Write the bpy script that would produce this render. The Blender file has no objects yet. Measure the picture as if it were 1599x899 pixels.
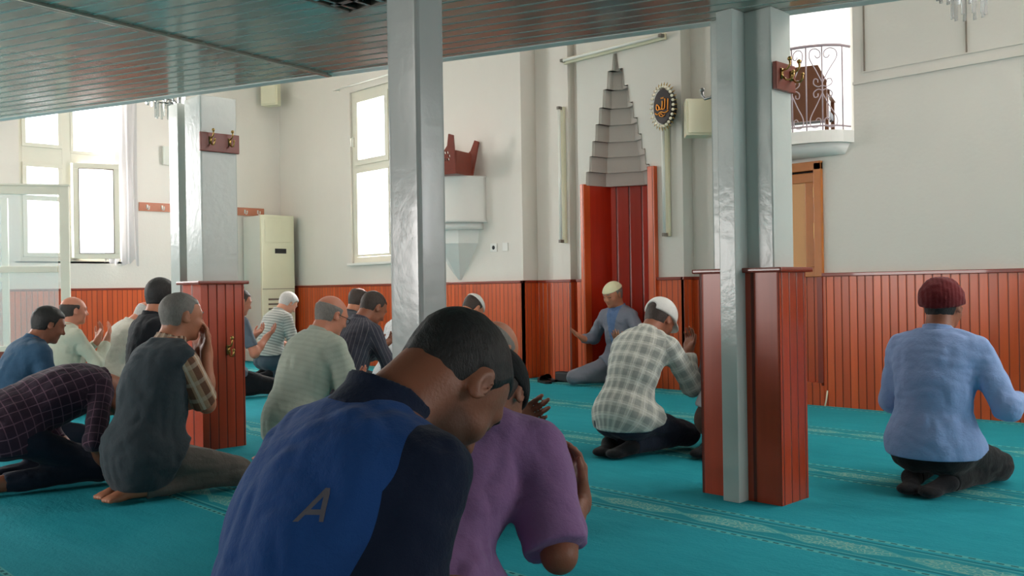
import bpy, bmesh, math, random
import numpy as np
from mathutils import Vector, Matrix
from mathutils.bvhtree import BVHTree
random.seed(7)
rng = np.random.default_rng(11)
SC = bpy.context.scene
COL = SC.collection
PI = math.pi
R = math.radians

# ------------------------------------------------------------------ camera
# world: +Y is towards the mihrab wall, +X to the right along that wall, floor z = 0
YAW, ROLL, FPX = R(46.0), R(0.9), 1450.0
fw = Vector((-math.sin(YAW), math.cos(YAW), 0)); hr = Vector((math.cos(YAW), math.sin(YAW), 0)); up = Vector((0, 0, 1))
cr = hr * math.cos(ROLL) - up * math.sin(ROLL); cu = hr * math.sin(ROLL) + up * math.cos(ROLL)
cam = bpy.data.cameras.new('camera'); camo = bpy.data.objects.new('camera', cam); COL.objects.link(camo)
cam.sensor_width = 36; cam.lens = 36 * FPX / 1599; cam.clip_start = .05; cam.clip_end = 200
m = Matrix((cr, cu, -fw)).transposed().to_4x4(); m.translation = Vector((0, 0, .95)); camo.matrix_world = m
SC.camera = camo

# ------------------------------------------------------------------ light
SC.view_settings.view_transform = 'Standard'; SC.view_settings.look = 'None'
SC.view_settings.gamma = 1; SC.view_settings.use_curve_mapping = False
SC.view_settings.exposure = 0.75
SC.cycles.max_bounces = 8; SC.cycles.diffuse_bounces = 5; SC.cycles.glossy_bounces = 4; SC.cycles.transmission_bounces = 6
SC.cycles.sample_clamp_indirect = 6; SC.cycles.caustics_reflective = False; SC.cycles.caustics_refractive = False
world = bpy.data.worlds.new('sky'); SC.world = world; world.use_nodes = True
bg = world.node_tree.nodes['Background']; bg.inputs[0].default_value = (.86, .93, 1, 1); bg.inputs[1].default_value = 3.0

def area(name, loc, rot, sx, sy, power, col=(1, .97, .93)):
    l = bpy.data.lights.new(name, 'AREA'); l.shape = 'RECTANGLE'; l.size = sx; l.size_y = sy; l.energy = power; l.color = col
    o = bpy.data.objects.new(name, l); COL.objects.link(o); o.location = loc; o.rotation_euler = rot
    return o
# daylight through each window, lamp just outside the opening; rear pair is added fill
DAY = (1, .945, .915)
area('left_window_daylight', (-12.15, 4.0, 2.7), (0, -R(90), 0), 2.3, 1.2, 80, DAY)
area('centre_window_daylight', (-9.5, 7.25, 2.4), (-R(90), 0, 0), 1.1, 2.2, 120, DAY)
for k, yy in enumerate((4.2, 5.9)):
    area('right_window_daylight', (3.5, yy, 2.7), (0, R(90), 0), 2.8, 1.3, 65, DAY)
for k, xx in enumerate((-10.2, -7.4, -1.2, 1.2)):
    area('high_window_daylight', (xx, 7.25, 4.55), (-R(90), 0, 0), 1.8, .9, 150, DAY)
area('balcony_window_daylight', (-3.7, 9.5, 3.1), (-R(90), 0, 0), 1.9, 1.9, 22, DAY)
area('rear_fill_light', (-6.5, -2.3, 1.3), (R(90), 0, 0), 2.2, 1.0, 75, DAY)  # added fill for the pillar fronts; the rear wall has no window
area('rear_fill_light', (1.2, -2.3, 1.3), (R(90), 0, 0), 1.8, 1.0, 14, DAY)  # second added fill lamp, behind the camera
area('vestibule_window_daylight', (-12.15, .6, 2.6), (0, -R(90), 0), 1.6, 1.2, 120, DAY)

# ------------------------------------------------------------------ materials
def srgb(r, g, b):
    f = lambda c: (c / 255 / 12.92) if c / 255 <= .04045 else ((c / 255 + .055) / 1.055) ** 2.4
    return (f(r), f(g), f(b), 1)
class NT:
    def __init__(s, name):
        s.m = bpy.data.materials.new(name); s.m.use_nodes = True; s.t = s.m.node_tree
        s.b = s.t.nodes['Principled BSDF']; s.out = s.t.nodes['Material Output']
    def n(s, kind, **kw):
        nd = s.t.nodes.new(kind)
        for k, v in kw.items():
            if k.startswith('i_'):
                nd.inputs[k[2:].replace('_', ' ')].default_value = v
            else: setattr(nd, k, v)
        return nd
    def l(s, a, b): s.t.links.new(a, b)
    def math(s, op, a, b=None, c=None):
        nd = s.t.nodes.new('ShaderNodeMath'); nd.operation = op
        for i, v in enumerate((a, b, c)):
            if v is None: continue
            if isinstance(v, (int, float)): nd.inputs[i].default_value = v
            else: s.l(v, nd.inputs[i])
        return nd.outputs[0]
    def mix(s, fac, a, b):
        nd = s.t.nodes.new('ShaderNodeMix'); nd.data_type = 'RGBA'
        for sock, v in ((nd.inputs[0], fac), (nd.inputs[6], a), (nd.inputs[7], b)):
            if isinstance(v, (int, float)): sock.default_value = v
            elif isinstance(v, tuple): sock.default_value = v
            else: s.l(v, sock)
        return nd.outputs[2]
    def noise(s, vec, scale, detail=3, rough=.5):
        nd = s.n('ShaderNodeTexNoise'); nd.inputs['Scale'].default_value = scale; nd.inputs['Detail'].default_value = detail
        nd.inputs['Roughness'].default_value = rough
        if vec is not None: s.l(vec, nd.inputs['Vector'])
        return nd.outputs['Fac']
    def bump(s, h, dist, strength=1):
        nd = s.n('ShaderNodeBump'); nd.inputs['Distance'].default_value = dist; nd.inputs['Strength'].default_value = strength
        s.l(h, nd.inputs['Height']); s.l(nd.outputs[0], s.b.inputs['Normal']); return nd
    def set(s, **kw):
        for k, v in kw.items(): s.b.inputs[k.replace('_', ' ')].default_value = v
def coords(t, scale=(1, 1, 1), kind='Object'):
    tc = t.n('ShaderNodeTexCoord'); mp = t.n('ShaderNodeMapping'); mp.inputs['Scale'].default_value = scale
    t.l(tc.outputs[kind], mp.inputs[0]); return mp.outputs[0]
def plain(name, c, rough=.6, metal=0, noise=.06, nscale=8, bump=0.0, bscale=60, coat=0):
    t = NT(name); v = coords(t)
    f = t.noise(v, nscale); dark = tuple(x * (1 - noise * 2) for x in c[:3]) + (1,)
    t.l(t.mix(f, dark, c), t.b.inputs['Base Color']); t.set(Roughness=rough, Metallic=metal, Coat_Weight=coat)
    if bump: t.bump(t.noise(v, bscale, 4), bump)
    return t.m
def wall_paint(name, c):
    t = NT(name); v = coords(t)
    f = t.noise(v, 1.3, 5, .6); f2 = t.noise(coords(t, (3, 3, .6)), 3, 4)
    base = t.mix(f, tuple(x * .93 for x in c[:3]) + (1,), c)
    st = t.math('SMOOTHSTEP', f2, .62, .8) if False else t.math('MULTIPLY', f2, .10)
    t.l(t.mix(st, base, srgb(196, 192, 180)), t.b.inputs['Base Color']); t.set(Roughness=.55)
    t.bump(t.noise(v, 35, 4), .002, .6); return t.m
def planks(name, axis, w, c, rough=.28, off=0.0, groove=.06):
    """vertical varnished boards; axis = world axis that runs across the boards"""
    t = NT(name); g = t.n('ShaderNodeNewGeometry'); sp = t.n('ShaderNodeSeparateXYZ'); t.l(g.outputs['Position'], sp.inputs[0])
    a = sp.outputs[axis]
    q = t.math('DIVIDE', t.math('ADD', a, off), w); idx = t.math('FLOOR', q); fr = t.math('FRACT', q)
    edge = t.math('MINIMUM', fr, t.math('SUBTRACT', 1.0, fr))
    gr = t.math('LESS_THAN', edge, groove)
    wn = t.n('ShaderNodeTexWhiteNoise', noise_dimensions='1D'); t.l(idx, wn.inputs['W'])
    cb = t.n('ShaderNodeCombineXYZ'); t.l(sp.outputs[0], cb.inputs[0]); t.l(sp.outputs[1], cb.inputs[1]); t.l(sp.outputs[2], cb.inputs[2])
    mp = t.n('ShaderNodeMapping'); mp.inputs['Scale'].default_value = (26, 26, 1.4); t.l(cb.outputs[0], mp.inputs[0])
    gn = t.n('ShaderNodeTexNoise', noise_dimensions='4D'); gn.inputs['Scale'].default_value = 1; gn.inputs['Detail'].default_value = 5
    t.l(mp.outputs[0], gn.inputs['Vector']); t.l(idx, gn.inputs['W'])
    c0 = tuple(x * .62 for x in c[:3]) + (1,); c1 = (min(1, c[0] * 1.22), c[1] * 1.3, c[2] * 1.25, 1)
    col = t.mix(wn.outputs['Value'], t.mix(.5, c, c0), c1)
    col = t.mix(t.math('MULTIPLY', gn.outputs['Fac'], .75), col, c0)
    col = t.mix(t.math('MULTIPLY', gr, .8), col, (c[0] * .12, c[1] * .1, c[2] * .1, 1))
    t.l(col, t.b.inputs['Base Color']); t.set(Roughness=rough, Coat_Weight=.08, Coat_Roughness=.25)
    hgt = t.math('SMOOTH_MIN', edge, groove * 1.6, .05)
    t.bump(hgt, w * .5, .8); return t.m
WOOD = srgb(214, 90, 42)
M = {}
M['wall'] = wall_paint('white_wall_paint', srgb(226, 220, 211))
M['wall2'] = wall_paint('wall_paint_cool', srgb(214, 212, 204))
M['pillar'] = plain('gloss_white_pillar_paint', srgb(205, 210, 204), .22, noise=.04, bump=.0015, bscale=25)
M['steel_paint'] = plain('gloss_grey_column_paint', srgb(196, 196, 192), .24, noise=.03, nscale=4, bump=.0012, bscale=22, coat=.15)
M['planks_x'] = planks('varnished_boards_x', 0, .062, WOOD)
M['planks_y'] = planks('varnished_boards_y', 1, .062, WOOD)
M['niche_x'] = planks('mihrab_boards', 0, .11, srgb(196, 50, 24), .25)
M['pil_x'] = planks('pillar_wide_boards', 0, .135, srgb(196, 72, 40), .3, off=.03)
M['pil_y'] = planks('pillar_narrow_boards', 1, .062, srgb(178, 66, 36), .3)
M['pill_y'] = planks('left_pillar_boards', 1, .056, srgb(196, 74, 44), .3)
M['cap_wood'] = plain('red_brown_moulding', srgb(140, 48, 26), .3, noise=.15, nscale=14, coat=.3)
M['rack_wood'] = plain('rack_red_wood', srgb(134, 52, 32), .35, noise=.15, nscale=20)
M['pale_rack'] = plain('pink_tan_rack_wood', srgb(196, 122, 92), .4, noise=.1, nscale=20)
M['door_wood'] = plain('orange_door_wood', srgb(196, 116, 50), .35, noise=.14, nscale=9)
M['door_panel'] = plain('pale_door_panel', srgb(216, 156, 96), .4, noise=.06, nscale=5)
M['brass'] = plain('aged_brass', srgb(196, 160, 96), .3, 1, noise=.1)
M['steel'] = plain('dull_steel', srgb(150, 150, 148), .35, 1)
M['pvc'] = plain('cream_window_frame', srgb(226, 222, 206), .35, noise=.03)
M['pvc_grey'] = plain('grey_gasket', srgb(120, 110, 98), .5)
M['plastic'] = plain('ivory_plastic', srgb(222, 218, 190), .4, noise=.03)
M['plastic_side'] = plain('white_plastic', srgb(214, 216, 206), .4, noise=.03)
M['black'] = plain('black_plastic', srgb(24, 26, 30), .35)
M['tube'] = plain('white_glass_tube', srgb(240, 240, 232), .2)
M['plaster'] = plain('mihrab_plaster_grey', srgb(196, 188, 180), .7, noise=.04, bump=.001)
M['white'] = plain('matt_white', srgb(232, 230, 224), .5, noise=.03)
M['iron'] = plain('mauve_white_iron_paint', srgb(176, 158, 164), .4)
M['chair_wood'] = plain('chair_brown_wood', srgb(120, 74, 46), .4, noise=.15)
M['chair_pad'] = plain('chair_dark_upholstery', srgb(40, 44, 48), .7)
M['gold'] = plain('orange_gold_leaf', srgb(232, 150, 62), .35, .6)
M['pearl'] = plain('pearl_white_bead', srgb(240, 232, 210), .2)
M['blackface'] = plain('black_velvet_face', srgb(30, 22, 24), .4)
M['louvre'] = plain('mirror_louvre', srgb(180, 180, 176), .18, .95)
M['gap_shade'] = plain('painted_gap_shade', srgb(30, 34, 34), .6)
M['groove'] = plain('groove_highlight_paint', srgb(220, 204, 196), .4, 0)  # pale tone imitates light caught on the slat lips
M['outside'] = plain('pale_roof_outside', srgb(235, 235, 232), .8)  # one pale colour for both houses outside
M['shoe'] = plain('black_leather', srgb(20, 20, 22), .45)
def glass_mat(name, tint, alpha):
    t = NT(name); t.set(Roughness=.02, Metallic=0, IOR=1.45); t.b.inputs['Base Color'].default_value = tint
    tr = t.n('ShaderNodeBsdfTransparent'); mx = t.n('ShaderNodeMixShader'); mx.inputs[0].default_value = alpha
    t.l(tr.outputs[0], mx.inputs[1]); t.l(t.b.outputs[0], mx.inputs[2]); t.l(mx.outputs[0], t.out.inputs[0]); return t.m
M['pane'] = glass_mat('clear_pane', (.9, .95, 1, 1), .07)
M['pane_dusty'] = glass_mat('dusty_partition_glass', (.8, .9, .9, 1), .24)
t = NT('crystal'); t.set(Roughness=.02, IOR=1.5, Transmission_Weight=.75); t.b.inputs['Base Color'].default_value = (.9, .95, .95, 1); M['crystal'] = t.m
t = NT('sheer_curtain'); t.b.inputs['Base Color'].default_value = (.9, .89, .9, 1); t.set(Roughness=.9)
tr = t.n('ShaderNodeBsdfTransparent'); tl = t.n('ShaderNodeBsdfTranslucent'); tl.inputs[0].default_value = (.42, .41, .42, 1)
m1 = t.n('ShaderNodeMixShader'); m1.inputs[0].default_value = .5; m2 = t.n('ShaderNodeMixShader'); m2.inputs[0].default_value = .8
t.l(t.b.outputs[0], m1.inputs[1]); t.l(tl.outputs[0], m1.inputs[2]); t.l(tr.outputs[0], m2.inputs[1]); t.l(m1.outputs[0], m2.inputs[2]); t.l(m2.outputs[0], t.out.inputs[0]); M['sheer'] = t.m
# aluminium slat ceiling
t = NT('green_grey_aluminium_slats'); v = coords(t)
t.l(t.mix(t.noise(v, 3), srgb(162, 164, 154), srgb(182, 182, 170)), t.b.inputs['Base Color']); t.set(Metallic=.5, Roughness=.17)
t.bump(t.noise(v, 2.5, 2), .01, .5); M['slat'] = t.m
# carpet
def carpet():
    t = NT('turquoise_prayer_carpet'); g = t.n('ShaderNodeNewGeometry'); sp = t.n('ShaderNodeSeparateXYZ'); t.l(g.outputs['Position'], sp.inputs[0])
    x, y = sp.outputs[0], sp.outputs[1]
    Pd = 1.19
    q = t.math('MULTIPLY', t.math('FRACT', t.math('DIVIDE', t.math('SUBTRACT', y, 3.04 - Pd * 4), Pd)), Pd)   # metres above the lower edge of a row band
    def line(c, w): return t.math('LESS_THAN', t.math('ABSOLUTE', t.math('SUBTRACT', q, c)), w)
    big = t.noise(coords(t), .9, 4); fine = t.noise(coords(t), 60, 4, .7); mid = t.noise(coords(t, (1, 2.2, 1)), 5, 4)
    base = t.mix(big, srgb(40, 158, 174), srgb(58, 182, 196)); base = t.mix(t.math('MULTIPLY', mid, .45), base, srgb(26, 134, 150))
    base = t.mix(t.math('MULTIPLY', fine, .3), base, srgb(6, 108, 118))
    pale = srgb(120, 196, 184); cream = srgb(168, 206, 184); dk = srgb(12, 84, 94)
    dash = t.math('LESS_THAN', t.math('FRACT', t.math('DIVIDE', x, .045)), .55)
    col = base
    inner = t.math('MULTIPLY', t.math('GREATER_THAN', q, .05), t.math('LESS_THAN', q, .245))
    # floral centre strip: broken voronoi scroll inside repeated long panels
    vo = t.n('ShaderNodeTexVoronoi', feature='DISTANCE_TO_EDGE'); t.l(coords(t, (1, 1.3, 1)), vo.inputs['Vector']); vo.inputs['Scale'].default_value = 42
    scroll = t.math('LESS_THAN', vo.outputs['Distance'], .09)
    seg = t.math('FRACT', t.math('DIVIDE', x, .46))
    dsx = t.math('ABSOLUTE', t.math('SUBTRACT', seg, .5)); dq = t.math('ABSOLUTE', t.math('SUBTRACT', q, .148))
    pan = t.math('LESS_THAN', t.math('ADD', t.math('MULTIPLY', dsx, .18), dq), .088)
    panel = t.math('MULTIPLY', pan, t.math('LESS_THAN', dq, .05))
    pedge = t.math('MULTIPLY', t.math('LESS_THAN', t.math('ABSOLUTE', t.math('SUBTRACT', t.math('ADD', t.math('MULTIPLY', dsx, .18), dq), .094)), .007), t.math('LESS_THAN', dq, .06))
    col = t.mix(t.math('MULTIPLY', inner, .3), col, srgb(20, 112, 118))
    col = t.mix(t.math('MULTIPLY', panel, .25), col, pale)
    col = t.mix(t.math('MULTIPLY', t.math('MULTIPLY', panel, scroll), .45), col, cream)
    col = t.mix(t.math('MULTIPLY', pedge, .45), col, pale)
    for c in (.0, .29):
        col = t.mix(t.math('MULTIPLY', line(c if c else .012, .013), .55), col, pale)
        col = t.mix(t.math('MULTIPLY', t.math('MULTIPLY', line(c if c else .012, .006), dash), .85), col, dk)
    for c in (.045, .25): col = t.mix(t.math('MULTIPLY', line(c, .005), .7), col, dk)
    for c in (.062, .233): col = t.mix(t.math('MULTIPLY', line(c, .004), .5), col, pale)
    t.l(col, t.b.inputs['Base Color']); t.set(Roughness=.95); t.b.inputs['Specular IOR Level'].default_value = .1
    t.bump(t.math('ADD', fine, t.math('MULTIPLY', mid, 2.0)), .006, .7); return t.m
M['carpet'] = carpet()

# ------------------------------------------------------------------ mesh helpers
def link(name, me, mat, parent=None):
    o = bpy.data.objects.new(name, me); COL.objects.link(o)
    for mm in (mat if isinstance(mat, (list, tuple)) else [mat]): me.materials.append(mm)
    if parent is not None: o.parent = parent
    return o
class B:
    def __init__(s): s.bm = bmesh.new()
    def box(s, x0, x1, y0, y1, z0, z1, mi=0, mat=None):
        vs = [s.bm.verts.new((x, y, z)) for z in (z0, z1) for y in (y0, y1) for x in (x0, x1)]
        if mat is not None:
            for v in vs: v.co = mat @ v.co
        for f in ((0, 2, 3, 1), (4, 5, 7, 6), (0, 1, 5, 4), (2, 6, 7, 3), (0, 4, 6, 2), (1, 3, 7, 5)):
            s.bm.faces.new([vs[i] for i in f]).material_index = mi
        return s
    def prism(s, pts, z0, z1, mat=None, mi=0):
        a = [s.bm.verts.new((p[0], p[1], z0)) for p in pts]; b = [s.bm.verts.new((p[0], p[1], z1)) for p in pts]
        if mat is not None:
            for v in a + b: v.co = mat @ v.co
        n = len(pts); fs = [s.bm.faces.new(a[::-1]), s.bm.faces.new(b)]
        for i in range(n): fs.append(s.bm.faces.new((a[i], a[(i + 1) % n], b[(i + 1) % n], b[i])))
        for f in fs: f.material_index = mi
        return s
    def tube(s, pts, r, n=8, closed=False, cap=True):
        pts = [Vector(p) for p in pts]; rings = []
        N = len(pts); prev = None
        for i, p in enumerate(pts):
            if closed: d = (pts[(i + 1) % N] - pts[i - 1])
            else: d = pts[min(i + 1, N - 1)] - pts[max(i - 1, 0)]
            d.normalize()
            if prev is None: prev = d.orthogonal().normalized()
            u = (prev - d * prev.dot(d)).normalized(); prev = u; w = d.cross(u)
            rr = r[i] if isinstance(r, (list, tuple)) else r
            rings.append([s.bm.verts.new(p + (u * math.cos(2 * PI * k / n) + w * math.sin(2 * PI * k / n)) * rr) for k in range(n)])
        for i in range(N if closed else N - 1):
            a, b = rings[i], rings[(i + 1) % N]
            for k in range(n): s.bm.faces.new((a[k], a[(k + 1) % n], b[(k + 1) % n], b[k])).smooth = True
        if cap and not closed: s.bm.faces.new(rings[0][::-1]); s.bm.faces.new(rings[-1])
        return s
    def lathe(s, prof, c=(0, 0, 0), n=24, a0=0, a1=2 * PI, smooth=True):
        full = abs(a1 - a0 - 2 * PI) < 1e-6; K = n if full else n + 1; rings = []
        for r, z in prof:
            rings.append([s.bm.verts.new((c[0] + r * math.cos(a0 + (a1 - a0) * k / n), c[1] + r * math.sin(a0 + (a1 - a0) * k / n), c[2] + z)) for k in range(K)])
        for a, b in zip(rings, rings[1:]):
            for k in range(K if full else K - 1):
                s.bm.faces.new((a[k], a[(k + 1) % K], b[(k + 1) % K], b[k])).smooth = smooth
        return s
    def ball(s, c, r, sub=2):
        bmesh.ops.create_icosphere(s.bm, subdivisions=sub, radius=r, matrix=Matrix.Translation(c))
        return s
    def obj(s, name, mat, parent=None, bevel=0, seg=2, smooth=False):
        bmesh.ops.remove_doubles(s.bm, verts=s.bm.verts, dist=1e-6) if False else None
        bmesh.ops.recalc_face_normals(s.bm, faces=s.bm.faces)
        if bevel:
            bmesh.ops.bevel(s.bm, geom=[e for e in s.bm.edges if not e.smooth or e.calc_face_angle(0) > .5], offset=bevel, segments=seg, affect='EDGES', profile=.7)
        if smooth:
            for f in s.bm.faces: f.smooth = True
        me = bpy.data.meshes.new(name); s.bm.to_mesh(me); s.bm.free(); return link(name, me, mat, parent)
def tag(o, label, cat, group=None):
    o['label'] = label; o['category'] = cat
    if group: o['group'] = group
    return o
def structure(o, label=None):
    o['kind'] = 'structure'
    if label: o['label'] = label
    return o
def thing(name, loc, label, cat, rz=0, group=None):
    o = bpy.data.objects.new(name, None); COL.objects.link(o); o.location = loc; o.rotation_euler = (0, 0, rz); o.empty_display_size = .1
    return tag(o, label, cat, group)

# ------------------------------------------------------------------ room shell
XL, XR, YB, YF = -11.83, 3.3, 6.85, -2.6      # left wall, right wall, mihrab wall, rear wall
HZ, GZ, WZ = 5.2, 2.15, 1.0                   # hall ceiling, gallery underside, boarding height
G0 = Vector((-1.73, 3.90)); GD = Vector((5.23, 2.0)).normalized(); GN = Vector((-GD.y, GD.x))    # gallery edge line, its direction, its normal (towards the hall)
structure(B().box(XL - .3, XR + .3, YF - .3, YB + 2.6, -.12, 0).obj('floor', M['carpet']), 'turquoise prayer carpet with patterned row bands')
structure(B().box(XL - .3, XR + .3, -2.6, YB + 2.6, HZ, HZ + .2).obj('ceiling', M['white']), 'white ceiling of the high hall')
# left wall with one window opening and one by the vestibule
def wall_holes(name, axis, pos, thick, u0, u1, z0, z1, holes, mat):
    """wall in plane axis=pos, spanning u, with rectangular holes (u0,u1,z0,z1)"""
    us = sorted({u0, u1, *[h[0] for h in holes], *[h[1] for h in holes]}); zs = sorted({z0, z1, *[h[2] for h in holes], *[h[3] for h in holes]})
    b = B()
    for i in range(len(us) - 1):
        for j in range(len(zs) - 1):
            uc, zc = (us[i] + us[i + 1]) / 2, (zs[j] + zs[j + 1]) / 2
            if any(h[0] < uc < h[1] and h[2] < zc < h[3] for h in holes): continue
            lo, hi = sorted((pos, pos + thick))
            if axis == 0: b.box(lo, hi, us[i], us[i + 1], zs[j], zs[j + 1])
            else: b.box(us[i], us[i + 1], lo, hi, zs[j], zs[j + 1])
    bmesh.ops.remove_doubles(b.bm, verts=b.bm.verts, dist=1e-5)
    return structure(b.obj(name, mat))
wall_holes('wall_left', 0, XL, -.28, YF, YB + .6, 0, HZ, [(3.42, 4.60, 1.36, 3.75), (0.0, 1.2, 1.5, 3.2)], M['wall'])
wall_holes('wall_right', 0, XR, .28, YF, YB + .6, 0, HZ, [(3.5, 4.9, 1.2, 4.2), (5.2, 6.6, 1.2, 4.2)], M['wall'])
wall_holes('wall_rear', 1, YF, -.28, XL, XR, 0, HZ, [], M['wall'])
# mihrab wall: stepped plan, left to right
def wp(x0, x1, y, z0=0, z1=HZ, nm='wall_front', mat='wall', d=.3):
    return (x0, x1, y, y + d, z0, z1)
b = B()
for a in (wp(XL, -10.06, YB), wp(-10.06, -8.4, YB, 0, 1.30), wp(-10.06, -8.4, YB, 3.50, 4.1), wp(-8.4, -6.92, YB)): b.box(*a)
for a, c in ((XL, -10.9), (-9.5, -8.1), (-6.95, -6.92)): pass
structure(b.obj('wall_front', M['wall']), 'white mihrab wall, part with the tall window')
b = B()
b.box(XL, -10.7, YB, YB + .3, 4.1, HZ).box(-9.7, -7.9, YB, YB + .3, 4.1, HZ).box(-10.7, -9.7, YB, YB + .3, 5.0, HZ)
b.bm.free()
b = B()
b.box(-6.92, -6.2, 7.07, 7.35, 0, HZ)           # recessed strip
b.box(-6.60, -6.36, 6.97, 7.08, 0, HZ)          # pilaster
structure(b.obj('wall_front', M['wall']), 'white recessed strip and pilaster left of the mihrab')
# mihrab bay with its stepped niche: wall face at y=6.97 pierced by niche outline
NY = 6.97
steps = [(1.96, .392, .385), (2.09, .345, .337), (2.24, .305, .297), (2.385, .262, .252), (2.545, .212, .202), (2.70, .160, .148), (2.87, .100, .088), (3.04, .036, .014), (3.20, .01, .01)]
NCX = -5.73
b = B(); X0, X1 = -6.235, -4.97
b.box(X0, NCX - .40, NY, NY + .3, 0, 1.96); b.box(NCX + .40, X1, NY, NY + .3, 0, 1.96)
for i in range(len(steps) - 1):
    z0, hw0, hw1 = steps[i]; z1 = steps[i + 1][0]
    for s in (-1, 1):
        a0, a1 = NCX + s * hw0, NCX + s * hw1; e = X0 if s < 0 else X1
        pts = [(a0, z0), (a1, z1), (e, z1), (e, z0)]
        va = [b.bm.verts.new((p[0], NY, p[1])) for p in pts]; vb = [b.bm.verts.new((p[0], NY + .3, p[1])) for p in pts]
        b.bm.faces.new(va); b.bm.faces.new(vb[::-1])
        for k in range(4): b.bm.faces.new((va[k], va[(k + 1) % 4], vb[(k + 1) % 4], vb[k]))
b.box(X0, X1, NY, NY + .3, 3.20, HZ)
structure(b.obj('wall_front', M['wall2']), 'white wall bay around the stepped mihrab niche')
structure(B().box(-4.97, -4.42, 7.12, 7.4, 0, HZ).obj('wall_front', M['wall2']), 'white recessed strip right of the mihrab')
# right part with minbar balcony opening and door
b = B()
BX0, BX1, BZ0, BZ1 = -4.35, -3.24, 2.10, 3.75
for a in (wp(-4.42, BX0, 6.75, 0, HZ), wp(BX0, -3.50, 6.75, 1.89, BZ0), wp(BX0, -4.12, 6.75, 0, 1.89), wp(BX0, BX1, 6.75, BZ1, HZ), wp(-3.50, BX1, 6.75, 0, BZ0), wp(BX1, XR, 6.75, 0, 3.9), wp(BX1, -1.7, 6.75, 3.9, HZ), wp(-.7, .7, 6.75, 3.9, HZ), wp(1.7, XR, 6.75, 3.9, HZ), wp(-1.7, -.7, 6.75, 4.9, HZ), wp(.7, 1.7, 6.75, 4.9, HZ)): b.box(*a)
structure(b.obj('wall_front', M['wall2']), 'plain white wall right of the door')
b = B()
b.box(XL, -10.7, YB, YB + .3, 4.1, HZ).box(-9.7, -7.9, YB, YB + .3, 4.1, HZ).box(-6.92 - 0, -6.9, YB, YB + .3, 4.1, HZ).box(-10.7, -6.9, YB, YB + .3, 5.0, HZ)
structure(b.obj('wall_front', M['wall']), 'white wall between the high windows')
# niche interior: half hexagon in dark red boards below, stacked plaster tiers above
def niche_plan(hw, dep): return [(NCX - hw, NY + .02), (NCX - hw * .92, NY + dep * .62), (NCX - .02, NY + dep), (NCX + hw * .92, NY + dep * .62), (NCX + hw, NY + .02)]
b = B(); pl = niche_plan(.40, .55)
for i in range(4):
    p, q = pl[i], pl[i + 1]; b.bm.faces.new([b.bm.verts.new(c) for c in ((p[0], p[1], 0), (q[0], q[1], 0), (q[0], q[1], 1.97), (p[0], p[1], 1.97))])
structure(b.obj('wall_niche', M['niche_x']), 'dark red boarded mihrab niche')  # boarded inner wall of the niche, not applied trim
mh = B()
for i in range(len(steps) - 1):
    z0, hw0, hw1 = steps[i]; z1 = steps[i + 1][0]
    dep = .05 + .42 * hw0 / .39; lo = niche_plan(hw0 + .004, dep); hi = niche_plan(hw1 + .004, dep * .97)
    # tier front surface
    vl = [mh.bm.verts.new((p[0], p[1] - .03, z0)) for p in lo]; vh = [mh.bm.verts.new((p[0], p[1] - .03, z1)) for p in hi]
    for k in range(4): mh.bm.faces.new((vl[k], vl[k + 1], vh[k + 1], vh[k]))
    # underside of the tier (the ledge that reads as a dark line)
    vp = [mh.bm.verts.new((p[0], p[1], z0)) for p in (prev if i else niche_plan(.40, .55))]
    prev = [(p[0], p[1] - .03) for p in hi]
    for k in range(4): mh.bm.faces.new((vl[k], vp[k], vp[k + 1], vl[k + 1]))
structure(mh.obj('trim_1', M['plaster']), 'grey plaster stepped tiers narrowing to a point above the mihrab')
tr = B()
tr.box(NCX - .445, NCX - .395, NY - .045, NY + .05, 0, 1.97).box(NCX + .395, NCX + .475, NY - .05, NY + .05, 0, 2.06)
structure(tr.obj('trim_2', M['planks_x'], bevel=.006), 'wooden edge boards of the mihrab')
# tall boarding (wainscot)
def boards(name, pieces, label):
    b = B(); c = B()
    for (x0, x1, y0, y1, mi) in pieces:
        b.box(x0, x1, y0, y1, 0, WZ, mi); c.box(x0 - .004, x1 + .004, y0 - .012, y1 + .012, WZ, WZ + .028)
    o = structure(b.obj(name, [M['planks_x'], M['planks_y']]), label)
    cc = c.obj('trim_3', M['cap_wood'], bevel=.005); structure(cc, 'moulded cap of the wall boarding')
T = .025
boards('wall_boarding', [(XL, -6.90, YB - T, YB, 0), (-6.93, -6.90, YB - T, 7.07, 1), (-6.905, -6.60, 7.07 - T, 7.07, 0), (-6.60, -6.36, 6.97 - T, 6.97, 0), (-6.36, -6.335, 6.97 - T, 7.07, 1),
                         (-6.34, -6.24, 7.04, 7.07, 0), (-6.25, NCX - .445, NY - T, NY, 0)], 'orange-red boarding along the mihrab wall, left part')
boards('wall_boarding', [(NCX + .475, -4.96, NY - T, NY, 0), (-4.985, -4.955, NY - T, 7.12, 1), (-4.96, -4.42, 7.12 - T, 7.12, 0), (-4.44, -4.12, 6.75 - T, 6.75, 0), (-3.50, XR, 6.75 - T, 6.75, 0)], 'orange-red boarding along the mihrab wall, right part')
boards('wall_boarding', [(XL, XL + T, 1.4, YB - T, 1)], 'orange-red boarding on the left wall')
# reveals of the recess planes
# upper wall panels and band on the right wall
t1 = B()
t1.box(-3.24, XR, 6.735, 6.75, 2.44, 2.46).box(-3.16, XR, 6.742, 6.75, 2.52, 2.53)
structure(t1.obj('trim_4', M['wall2']), 'raised plaster band high on the right wall')
for x in (-3.15, -2.42, -1.6, -.8):
    structure(B().box(x - .004, x + .004, 6.738, 6.75, 2.53, 4.6).obj('trim_5', M['pvc_grey']), 'thin upright joint between wall panels')

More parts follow.
